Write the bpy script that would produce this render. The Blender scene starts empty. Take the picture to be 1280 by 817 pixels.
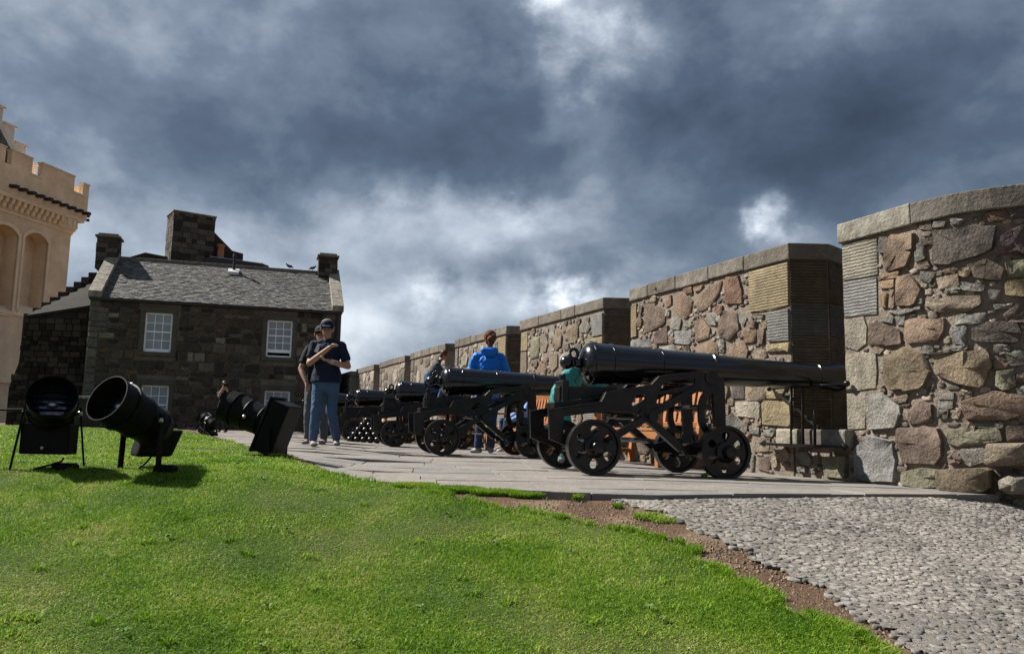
import bpy, bmesh, math, random
import numpy as np
from mathutils import Vector, Matrix, noise
from mathutils.geometry import tessellate_polygon
random.seed(7); RNG = np.random.default_rng(7)
R = math.radians
scene = bpy.context.scene
COL = scene.collection

# ---------------------------------------------------------------- camera
cam_data = bpy.data.cameras.new('camera'); cam = bpy.data.objects.new('camera', cam_data); COL.objects.link(cam)
scene.camera = cam
cam_data.sensor_width = 36; cam_data.lens = 28.125; cam_data.clip_start = .05; cam_data.clip_end = 6000
CAM_Z = .38
pitch = math.atan(.1245); roll = .02
Fw = Vector((0, math.cos(pitch), math.sin(pitch))); Up = Vector((0, -math.sin(pitch), math.cos(pitch))); Rt = Vector((1, 0, 0))
Rc = Rt * math.cos(roll) + Up * math.sin(roll); Uc = Up * math.cos(roll) - Rt * math.sin(roll)
m = Matrix((Rc, Uc, -Fw)).transposed().to_4x4(); m.translation = (0, 0, CAM_Z); cam.matrix_world = m

# ---------------------------------------------------------------- sky, sun, exposure
scene.view_settings.view_transform = 'Standard'; scene.view_settings.look = 'None'
scene.view_settings.exposure = 1.0; scene.view_settings.gamma = 1.0
SUN_DIR = Vector((-.93, .37, 0)).normalized() * math.cos(R(45)) + Vector((0, 0, math.sin(R(45))))   # towards the sun
sun_d = bpy.data.lights.new('sun', 'SUN'); sun_d.energy = 5.0; sun_d.angle = R(.5); sun_d.color = (1, .955, .88)
sun = bpy.data.objects.new('sun', sun_d); COL.objects.link(sun)
sun.rotation_euler = (-SUN_DIR).to_track_quat('-Z', 'Y').to_euler(); sun.location = (-30, 20, 30)

world = bpy.data.worlds.new('World'); scene.world = world; world.use_nodes = True
nt = world.node_tree; nt.nodes.clear()
def N(t, **k):
    n = nt.nodes.new(t)
    for a, b in k.items(): setattr(n, a, b)
    return n
def lk(a, b): nt.links.new(a, b)
def setin(n, i, v):
    if hasattr(v, 'is_linked') or hasattr(v, 'links'): lk(v, n.inputs[i])
    elif v is not None: n.inputs[i].default_value = v
def mth(op, a, b=None, c=None, clamp=False):
    n = N('ShaderNodeMath', operation=op); n.use_clamp = clamp
    setin(n, 0, a); setin(n, 1, b); setin(n, 2, c); return n.outputs[0]
def nz(vec, scale, detail=6, rough=.55, dist=0., lac=2.):
    n = N('ShaderNodeTexNoise'); n.inputs['Scale'].default_value = scale; n.inputs['Detail'].default_value = detail
    n.inputs['Roughness'].default_value = rough; n.inputs['Distortion'].default_value = dist; n.inputs['Lacunarity'].default_value = lac
    lk(vec, n.inputs['Vector']); return n
tc = N('ShaderNodeTexCoord'); sx = N('ShaderNodeSeparateXYZ'); lk(tc.outputs['Generated'], sx.inputs[0])
X, Y, Z = sx.outputs
az = mth('ARCTAN2', X, Y); el = mth('ARCSINE', Z)
# cloud-deck coordinates: the direction projected on a layer overhead
zz = mth('ADD', mth('MAXIMUM', Z, 0.), .16)
cx = N('ShaderNodeCombineXYZ'); setin(cx, 0, mth('DIVIDE', X, zz)); setin(cx, 1, mth('DIVIDE', Y, zz)); cx.inputs[2].default_value = 3.3
deck = cx.outputs[0]
mpx = N('ShaderNodeVectorMath', operation='MULTIPLY'); lk(tc.outputs['Generated'], mpx.inputs[0]); mpx.inputs[1].default_value = (1, 1, 1.45)
n1 = nz(deck, .75, 6, .5, .3); n2 = nz(mpx.outputs[0], 3.1, 10, .55, .12); n3 = nz(mpx.outputs[0], 8.0, 10, .58, .2)
w1 = nz(tc.outputs['Generated'], 5.0, 6, .6); w2 = nz(tc.outputs['Generated'], 6.1, 6, .6)
w3 = nz(tc.outputs['Generated'], 17.0, 5, .6)
waz = mth('ADD', az, mth('ADD', mth('MULTIPLY', mth('SUBTRACT', w1.outputs[0], .5), .20), mth('MULTIPLY', mth('SUBTRACT', w3.outputs[0], .5), .07)))
wel = mth('ADD', el, mth('ADD', mth('MULTIPLY', mth('SUBTRACT', w2.outputs[0], .5), .12), mth('MULTIPLY', mth('SUBTRACT', w3.outputs[0], .5), .05)))
v = mth('MULTIPLY', mth('SUBTRACT', n1.outputs[0], .5), .28)
v = mth('ADD', v, mth('MULTIPLY', mth('SUBTRACT', n2.outputs[0], .5), .90))
v = mth('ADD', v, mth('MULTIPLY', mth('SUBTRACT', n3.outputs[0], .5), .50))
v = mth('ADD', v, .45)
n4 = nz(mpx.outputs[0], 12.0, 9, .58, .2); edge = mth('MULTIPLY_ADD', mth('SUBTRACT', n4.outputs[0], .5), 5., 1., clamp=False); edge = mth('MAXIMUM', edge, .15)
BL = [(-0.221,0.374,0.2,0.08,-.10),(-0.005,0.344,0.19,0.07,-.14),(-0.402,0.261,0.12,0.06,-.05),(0.363,0.361,0.19,0.06,-.15),(0.506,0.291,0.15,0.06,-.08),
 (0.16,0.232,0.09,0.04,-.03),(-0.042,0.196,0.06,0.025,-.08),(-0.084,0.239,0.06,0.04,.13),(-0.175,0.254,0.12,0.03,.08),(-0.161,0.152,0.13,0.05,.12),
 (-0.112,0.164,0.028,0.022,.20),(0.009,0.163,0.07,0.035,.10),(0.075,0.161,0.045,0.022,.22),(0.316,0.244,0.018,0.03,.28),(0.134,0.48,0.055,0.05,.22),
 (0.05,0.505,0.026,0.02,.3),(0.104,0.334,0.04,0.06,.1),(-0.552,0.375,0.05,0.022,.08),(-0.492,0.327,0.11,0.04,.05),(-0.353,0.2,0.06,0.035,.12),
 (-0.003,0.257,0.05,0.03,.16),(-0.207,0.096,0.08,0.04,.08),(0.261,0.45,0.25,0.05,.03)]
BL += [(-.08, .12, .26, .06, .11), (.075, .155, .03, .018, .3), (-.17, .20, .10, .05, .12), (.13, .43, .10, .07, .10), (-.3, .46, .25, .05, .06), (-.52, .18, .12, .06, .05), (.30, .47, .2, .04, .05)]
for a0, e0, sa, se, amp in BL:
    da = mth('DIVIDE', mth('SUBTRACT', waz, a0), sa * 1.25); de = mth('DIVIDE', mth('SUBTRACT', wel, e0), se * 1.25)
    g = mth('POWER', 2.718, mth('MULTIPLY', mth('ADD', mth('MULTIPLY', da, da), mth('MULTIPLY', de, de)), -1.))
    v = mth('MULTIPLY_ADD', mth('MULTIPLY', g, edge) if amp > .15 else g, amp * (1.0 if amp > 0 else 1.25), v)
cr = N('ShaderNodeValToRGB'); lk(v, cr.inputs[0]); e = cr.color_ramp.elements
def lin(c): return tuple(((x / 255 + .055) / 1.055) ** 2.4 if x > 10 else x / 255 / 12.92 for x in c) + (1,)
stops = [(.0, (40, 49, 62)), (.14, (52, 62, 77)), (.30, (68, 80, 97)), (.45, (97, 109, 124)), (.58, (133, 143, 156)), (.72, (168, 177, 188)), (.88, (205, 212, 219)), (1., (226, 231, 236))]
e[0].position = stops[0][0]; e[0].color = lin(stops[0][1]); e[1].position = stops[-1][0]; e[1].color = lin(stops[-1][1])
for p, c in stops[1:-1]: q = e.new(p); q.color = lin(c)
sky = N('ShaderNodeTexSky'); sky.sky_type = 'NISHITA'; sky.sun_disc = False
sky.sun_elevation = R(45); sky.sun_rotation = math.atan2(SUN_DIR.x, SUN_DIR.y)
bgs = N('ShaderNodeBackground'); lk(sky.outputs[0], bgs.inputs[0]); bgs.inputs[1].default_value = .076
bgc = N('ShaderNodeBackground'); lk(cr.outputs[0], bgc.inputs[0]); bgc.inputs[1].default_value = .74
mx = N('ShaderNodeMixShader'); mx.inputs[0].default_value = .93; lk(bgs.outputs[0], mx.inputs[1]); lk(bgc.outputs[0], mx.inputs[2])
wo = N('ShaderNodeOutputWorld'); lk(mx.outputs[0], wo.inputs[0])

# ---------------------------------------------------------------- helpers
def tag(o, label=None, cat=None, group=None, kind=None):
    if label: o['label'] = label
    if cat: o['category'] = cat
    if group: o['group'] = group
    if kind: o['kind'] = kind
    return o
def link(o, parent=None):
    COL.objects.link(o)
    if parent is not None:
        o.parent = parent
        if parent.type == 'EMPTY': o.matrix_parent_inverse = Matrix.Translation(-parent.location)
    return o
def thing(name, label, cat, loc=(0, 0, 0), group=None):
    o = bpy.data.objects.new(name, None); o.location = loc; COL.objects.link(o); o.empty_display_size = .1
    return tag(o, label, cat, group)
def mk(name, verts, faces, mat, parent=None, smooth=False, col=None, sharp=0):
    me = bpy.data.meshes.new(name); me.from_pydata([tuple(v) for v in verts], [], faces); me.materials.append(mat)
    if smooth: me.polygons.foreach_set('use_smooth', [True] * len(me.polygons))
    if sharp: me.set_sharp_from_angle(angle=R(sharp))
    o = bpy.data.objects.new(name, me)
    if col: o.color = (*col, 1)
    return link(o, parent)
class MB:
    """collects shapes and links them as one mesh object"""
    def __init__(s): s.v = []; s.f = []
    def add(s, vs, fs): b = len(s.v); s.v += [tuple(v) for v in vs]; s.f += [tuple(i + b for i in f) for f in fs]
    def hexa(s, p):  # 8 points: bottom ring, top ring
        s.add(p, [(3, 2, 1, 0), (4, 5, 6, 7), (0, 1, 5, 4), (1, 2, 6, 5), (2, 3, 7, 6), (3, 0, 4, 7)])
    def box(s, x0, x1, y0, y1, z0, z1, fr=None):
        p = [(x0, y0, z0), (x1, y0, z0), (x1, y1, z0), (x0, y1, z0), (x0, y0, z1), (x1, y0, z1), (x1, y1, z1), (x0, y1, z1)]
        s.hexa([fr(*q) for q in p] if fr else p)
    def prism(s, poly, a, b, fr, holes=()):
        """polygon (p,q) with holes extruded from a to b; fr(p,q,t) -> point"""
        rings = [list(poly)] + [list(h) for h in holes]
        tris = tessellate_polygon([[Vector((p, q, 0)) for p, q in r] for r in rings])
        flat = [q for r in rings for q in r]; n = len(flat)
        vs = [fr(p, q, a) for p, q in flat] + [fr(p, q, b) for p, q in flat]
        fs = [tuple(t) for t in tris] + [tuple(i + n for i in reversed(t)) for t in tris]
        b0 = 0
        for r in rings:
            k = len(r)
            for i in range(k): j = (i + 1) % k; fs.append((b0 + i, b0 + j, b0 + j + n, b0 + i + n))
            b0 += k
        s.add(vs, fs)
    def tube(s, p0, p1, r0, r1=None, n=8, caps=True):
        p0 = Vector(p0); p1 = Vector(p1); r1 = r0 if r1 is None else r1
        d = (p1 - p0).normalized(); a = d.orthogonal().normalized(); b = d.cross(a)
        vs = []
        for p, r in ((p0, r0), (p1, r1)):
            for i in range(n): t = 2 * math.pi * i / n; vs.append(p + (a * math.cos(t) + b * math.sin(t)) * r)
        fs = [(i, (i + 1) % n, n + (i + 1) % n, n + i) for i in range(n)]
        if caps: fs += [tuple(range(n))[::-1], tuple(range(n, 2 * n))]
        s.add(vs, fs)
    def path(s, pts, r, n=6):
        for a, b in zip(pts, pts[1:]): s.tube(a, b, r, r, n)
    def bar(s, p0, p1, w, h, side=Vector((0, 1, 0))):
        p0 = Vector(p0); p1 = Vector(p1); d = (p1 - p0).normalized(); a = Vector(side); a = (a - d * a.dot(d)).normalized(); b = d.cross(a)
        vs = []
        for p in (p0, p1):
            for i, j in ((-1, -1), (1, -1), (1, 1), (-1, 1)): vs.append(p + a * i * w / 2 + b * j * h / 2)
        s.hexa(vs)
    def lathe(s, prof, o, d, n=24, caps=True):
        """profile (t, r) along direction d from origin o"""
        o = Vector(o); d = Vector(d).normalized(); a = d.orthogonal().normalized(); b = d.cross(a); vs = []
        for t, r in prof:
            for i in range(n): q = 2 * math.pi * i / n; vs.append(o + d * t + (a * math.cos(q) + b * math.sin(q)) * r)
        fs = []
        for k in range(len(prof) - 1):
            for i in range(n): j = (i + 1) % n; fs.append((k * n + i, k * n + j, k * n + n + j, k * n + n + i))
        if caps: fs += [tuple(range(n))[::-1], tuple(range((len(prof) - 1) * n, len(prof) * n))]
        s.add(vs, fs)
    def ball(s, c, r, n=10, m=6, sc=(1, 1, 1)):
        c = Vector(c); vs = [c + Vector((0, 0, r * sc[2]))]
        for k in range(1, m):
            ph = math.pi * k / m
            for i in range(n): t = 2 * math.pi * i / n; vs.append(c + Vector((r * sc[0] * math.sin(ph) * math.cos(t), r * sc[1] * math.sin(ph) * math.sin(t), r * sc[2] * math.cos(ph))))
        vs.append(c - Vector((0, 0, r * sc[2]))); L = len(vs) - 1; fs = [(0, 1 + i, 1 + (i + 1) % n) for i in range(n)]
        for k in range(m - 2):
            for i in range(n): j = (i + 1) % n; fs.append((1 + k * n + i, 1 + (k + 1) * n + i, 1 + (k + 1) * n + j, 1 + k * n + j))
        fs += [(L, 1 + (m - 2) * n + (i + 1) % n, 1 + (m - 2) * n + i) for i in range(n)]
        s.add(vs, fs)
    def build(s, name, mat, parent=None, smooth=False, col=None, bevel=0, auto=False):
        me = bpy.data.meshes.new(name); bm = bmesh.new()
        vs = [bm.verts.new(v) for v in s.v]
        for f in s.f:
            try: bm.faces.new([vs[i] for i in f])
            except ValueError: pass
        bmesh.ops.recalc_face_normals(bm, faces=bm.faces)
        if auto or smooth:
            for f in bm.faces: f.smooth = True
        if auto:
            for ed in bm.edges:
                if len(ed.link_faces) == 2 and ed.calc_face_angle(0) > R(35): ed.smooth = False
        bm.to_mesh(me); bm.free(); me.materials.append(mat)
        o = bpy.data.objects.new(name, me)
        if col: o.color = (*col, 1)
        link(o, parent)
        if bevel:
            b = o.modifiers.new('bevel', 'BEVEL'); b.width = bevel; b.segments = 2; b.limit_method = 'ANGLE'; b.angle_limit = R(40)
            b.harden_normals = False
        return o
def kids(o): return [c for c in bpy.data.objects if c.parent == o]
def copy_tree(o, parent=None, tree=None):
    tree = tree or children_map()
    c = o.copy(); COL.objects.link(c); c.parent = parent
    for ch in tree.get(o, ()): copy_tree(ch, c, tree)
    return c
def children_map():
    t = {}
    for o in bpy.data.objects:
        if o.parent: t.setdefault(o.parent, []).append(o)
    return t

# ---------------------------------------------------------------- materials
ALB = .76
def material(name, base=None, rough=.8, n=(8., .35), fine=(60., .25), bump=.4, bdist=.02, objcol=False, ribs=None, metallic=0, spec=.5, coat=0, tint=None, lichen=0, island=0, bscale=None, alb=None):
    m = bpy.data.materials.new(name); m.use_nodes = True; t = m.node_tree; t.nodes.clear()
    def nn(ty, **k):
        x = t.nodes.new(ty)
        for a, b in k.items(): setattr(x, a, b)
        return x
    L = t.links.new
    out = nn('ShaderNodeOutputMaterial'); p = nn('ShaderNodeBsdfPrincipled'); L(p.outputs[0], out.inputs[0])
    p.inputs['Roughness'].default_value = rough; p.inputs['Metallic'].default_value = metallic; p.inputs['Specular IOR Level'].default_value = spec
    p.inputs['Coat Weight'].default_value = coat; p.inputs['Coat Roughness'].default_value = .08
    co = nn('ShaderNodeTexCoord').outputs['Object']
    def tex(sc, det=6, ro=.6):
        x = nn('ShaderNodeTexNoise'); x.inputs['Scale'].default_value = sc; x.inputs['Detail'].default_value = det; x.inputs['Roughness'].default_value = ro; L(co, x.inputs['Vector']); return x
    if objcol: src = nn('ShaderNodeObjectInfo').outputs['Color']
    else:
        x = nn('ShaderNodeRGB'); x.outputs[0].default_value = (*base, 1); src = x.outputs[0]
    def scale_by(src, fac, lo, hi):
        mr = nn('ShaderNodeMapRange'); L(fac, mr.inputs[0]); mr.inputs[1].default_value = .25; mr.inputs[2].default_value = .75; mr.inputs[3].default_value = lo; mr.inputs[4].default_value = hi
        vm = nn('ShaderNodeVectorMath', operation='SCALE'); L(src, vm.inputs[0]); L(mr.outputs[0], vm.inputs['Scale']); return vm.outputs[0]
    a = tex(n[0]); b = tex(fine[0], 8, .7)
    ak = ALB if alb is None else alb; src = scale_by(src, a.outputs[0], ak * (1 - n[1]), ak * (1 + n[1])); src = scale_by(src, b.outputs[0], 1 - fine[1], 1 + fine[1])
    if island:
        gi = nn('ShaderNodeNewGeometry'); src = scale_by(src, gi.outputs['Random Per Island'], 1 - island, 1 + island)
    def mixc(src, col, fac):
        mm = nn('ShaderNodeMix', data_type='RGBA'); L(fac, mm.inputs[0]); L(src, mm.inputs[6]); mm.inputs[7].default_value = (*col, 1); return mm.outputs[2]
    def thr(fac, lo, hi, amt):
        mr = nn('ShaderNodeMapRange'); L(fac, mr.inputs[0]); mr.inputs[1].default_value = lo; mr.inputs[2].default_value = hi; mr.inputs[4].default_value = amt; return mr.outputs[0]
    if tint: src = mixc(src, tint[0], thr(tex(tint[1], 5).outputs[0], .48, .62, tint[2]))
    if lichen:
        src = mixc(src, (.42, .41, .36), thr(tex(27, 7, .75).outputs[0], .62, .68, lichen))
        src = mixc(src, (.30, .27, .12), thr(tex(13, 7, .75).outputs[0], .62, .72, lichen * .7))
        src = mixc(src, (.05, .045, .04), thr(tex(19, 7, .7).outputs[0], .60, .70, lichen * .8))
    if ribs:      # groove shade put into the colour so the ribs show
        wd = nn('ShaderNodeTexWave'); wd.bands_direction = 'Z'; wd.inputs['Scale'].default_value = ribs; wd.inputs['Distortion'].default_value = 2.6; wd.inputs['Detail'].default_value = 3; wd.inputs['Detail Scale'].default_value = 1.5
        L(co, wd.inputs['Vector']); src = scale_by(src, wd.outputs[1], .6, 1.08)
    L(src, p.inputs['Base Color'])
    if bump:
        h = tex((bscale or fine[0]) * .6, 8, .65).outputs[0]
        bp = nn('ShaderNodeBump'); bp.inputs['Strength'].default_value = bump; bp.inputs['Distance'].default_value = bdist; L(h, bp.inputs['Height'])
        nm = bp.outputs[0]
        if objcol and not ribs:
            b3 = nn('ShaderNodeBump'); b3.inputs['Strength'].default_value = .9; b3.inputs['Distance'].default_value = .02; L(tex(11, 4, .55).outputs[0], b3.inputs['Height']); L(nm, b3.inputs['Normal']); nm = b3.outputs[0]
        if ribs:
            wv = nn('ShaderNodeTexWave'); wv.bands_direction = 'Z'; wv.inputs['Scale'].default_value = ribs; wv.inputs['Distortion'].default_value = 2.6; wv.inputs['Detail'].default_value = 3; wv.inputs['Detail Scale'].default_value = 1.5
            L(co, wv.inputs['Vector']); b2 = nn('ShaderNodeBump'); b2.inputs['Strength'].default_value = 1; b2.inputs['Distance'].default_value = .0045
            L(wv.outputs[1], b2.inputs['Height']); L(nm, b2.inputs['Normal']); nm = b2.outputs[0]
        L(nm, p.inputs['Normal'])
    return m
M = {}
M['stone'] = material('rubble_stone', rough=.92, objcol=True, n=(6, .45), fine=(60, .42), bump=1, bdist=.025, lichen=.5, spec=.25)
M['tooled'] = material('tooled_stone', rough=.92, objcol=True, n=(9, .35), fine=(70, .3), bump=.9, bdist=.012, lichen=.4, ribs=10.5, spec=.25)
M['coping'] = material('coping_stone', rough=.92, objcol=True, tint=((.10, .085, .065), 4, .6), n=(7, .4), fine=(60, .3), bump=.9, bdist=.012, lichen=.75, spec=.25)
M['mortar'] = material('lime_mortar', (.25, .207, .17), .95, (6, .35), (90, .5), 1, .03, spec=.2, tint=((.24, .20, .16), 7, .6), bscale=38)
M['darkmortar'] = material('sooty_mortar', (.20, .17, .14), .95, (3, .35), (60, .35), .8, .02, spec=.2)
M['house_stone'] = material('whinstone', rough=.95, objcol=True, n=(4, .35), fine=(30, .3), bump=.9, bdist=.03, spec=.2, lichen=.2)
M['house_stuff'] = material('whinstone_small', (.085, .072, .06), .95, (1.2, .4), (22, .35), .9, .03, spec=.2, island=.5)
M['dressed'] = material('dressed_stone', rough=.92, objcol=True, n=(3, .3), fine=(30, .25), bump=.6, bdist=.015, spec=.2, tint=((.08, .07, .055), 3, .5))
M['slate'] = material('roof_slate', (.095, .092, .092), .85, (1.2, .25), (22, .3), .6, .02, island=.35, tint=((.30, .28, .23), 5, .4))
M['slab'] = material('paving_flag', rough=.85, objcol=True, n=(2.2, .22), fine=(80, .14), bump=.35, bdist=.006, spec=.3, tint=((.22, .19, .17), 1.3, .35))
M['grout'] = material('sand_joint', (.14, .125, .105), .95, (5, .3), (70, .3), .8)
M['soil'] = material('bare_soil', (.15, .095, .06), .95, (4, .35), (60, .4), 1, .03, spec=.15, tint=((.26, .19, .13), 3, .6))
M['lawn'] = material('lawn_thatch', (.07, .11, .025), .95, (2.5, .3), (60, .5), 1, .03, spec=.1, tint=((.15, .13, .06), 2.2, .4))
M['cobblebed'] = material('pebble_mortar_bed', (.25, .225, .198), .95, (3, .25), (110, .5), 1, .014, spec=.2)
M['pebble'] = material('pebble', (.185, .172, .155), .85, (1.6, .2), (90, .35), .7, .006, island=.5, spec=.4, tint=((.34, .30, .26), 1.1, .5))
M['iron'] = material('black_gloss_paint', (.004, .005, .008), .2, (5, .4), (40, .3), .12, .004, coat=.25, spec=.5)
M['iron2'] = material('black_cast_iron', (.005, .005, .006), .32, (5, .4), (50, .3), .35, .006, spec=.38, tint=((.022, .017, .012), 9, .6))
M['lampblack'] = material('matt_black_paint', (.006, .006, .007), .5, (6, .4), (50, .3), .2, .004, spec=.12)
M['lampinner'] = material('hood_lining', (.008, .008, .008), .7, (6, .3), (50, .3), .2, .004, spec=.18)
M['lens'] = material('lamp_glass', (.02, .035, .07), .08, (3, .3), (20, .2), 0, coat=1)
M['reflector'] = material('lamp_reflector', (.5, .52, .56), .3, (3, .3), (20, .2), .3, metallic=.8)
M['woodbench'] = material('varnished_wood', (.40, .16, .055), .5, (5, .25), (60, .25), .3, .003, spec=.5)
M['white'] = material('white_window_paint', alb=1.0, base=(.94, .95, .96), rough=.5, n=(4, .04), fine=(40, .04), bump=.1)
M['pane'] = material('window_glass', (.30, .33, .37), .07, (.7, .3), (3, .15), 0, spec=.8)
M['render'] = material('ochre_limewash', (.72, .565, .38), .9, (.7, .25), (9, .12), .5, .02, spec=.2, tint=((.62, .42, .28), .5, .5), alb=1.0)
M['renderdress'] = material('ochre_dressings', (.75, .61, .42), .9, (1.2, .14), (9, .1), .5, .02, spec=.2, alb=1.0)
M['whitelime'] = material('pale_lime_coping', (.85, .78, .68), .9, (2, .15), (9, .1), .4, .02, spec=.2)
M['spout'] = material('lead_spout', (.02, .02, .022), .6, (3, .2), (9, .2), .3)
M['terracotta'] = material('terracotta', (.42, .17, .08), .8, (4, .2), (30, .2), .3)
M['galv'] = material('lead_flashing', (.7, .7, .72), .5, (4, .2), (30, .2), .3)
M['wing_stone'] = material('blackish_stone', (.045, .038, .032), .95, (1.2, .4), (22, .35), .9, .03, spec=.15, island=.5)  # near-black stone for the wing and the rear building
def cloth(nm, c, r=.85): M[nm] = material(nm, c, r, (7, .2), (45, .15), .5, .006, spec=.2)
M['skin'] = material('skin', (.42, .235, .165), .5, (9, .12), (60, .08), .2, .002, spec=.4)
cloth('navy_cloth', (.012, .018, .045)); cloth('denim', (.06, .115, .21)); cloth('dark_denim', (.03, .055, .11)); cloth('blue_nylon', (.01, .20, .78), .5)
cloth('black_cloth', (.012, .012, .015)); cloth('grey_cloth', (.065, .075, .095)); cloth('trouser_grey', (.10, .11, .12)); cloth('teal_nylon', (.03, .27, .26), .6)
cloth('trainer', (.20, .22, .25)); cloth('trainer_white', (.55, .58, .62)); cloth('lightblue_cloth', (.25, .42, .75)); cloth('white_cloth', (.7, .7, .7))
cloth('auburn_hair', (.15, .062, .028), .85); cloth('brown_hair', (.09, .045, .025), .5); cloth('dark_hair', (.02, .015, .012), .5); cloth('grey_hair', (.2, .19, .18), .6)
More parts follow.
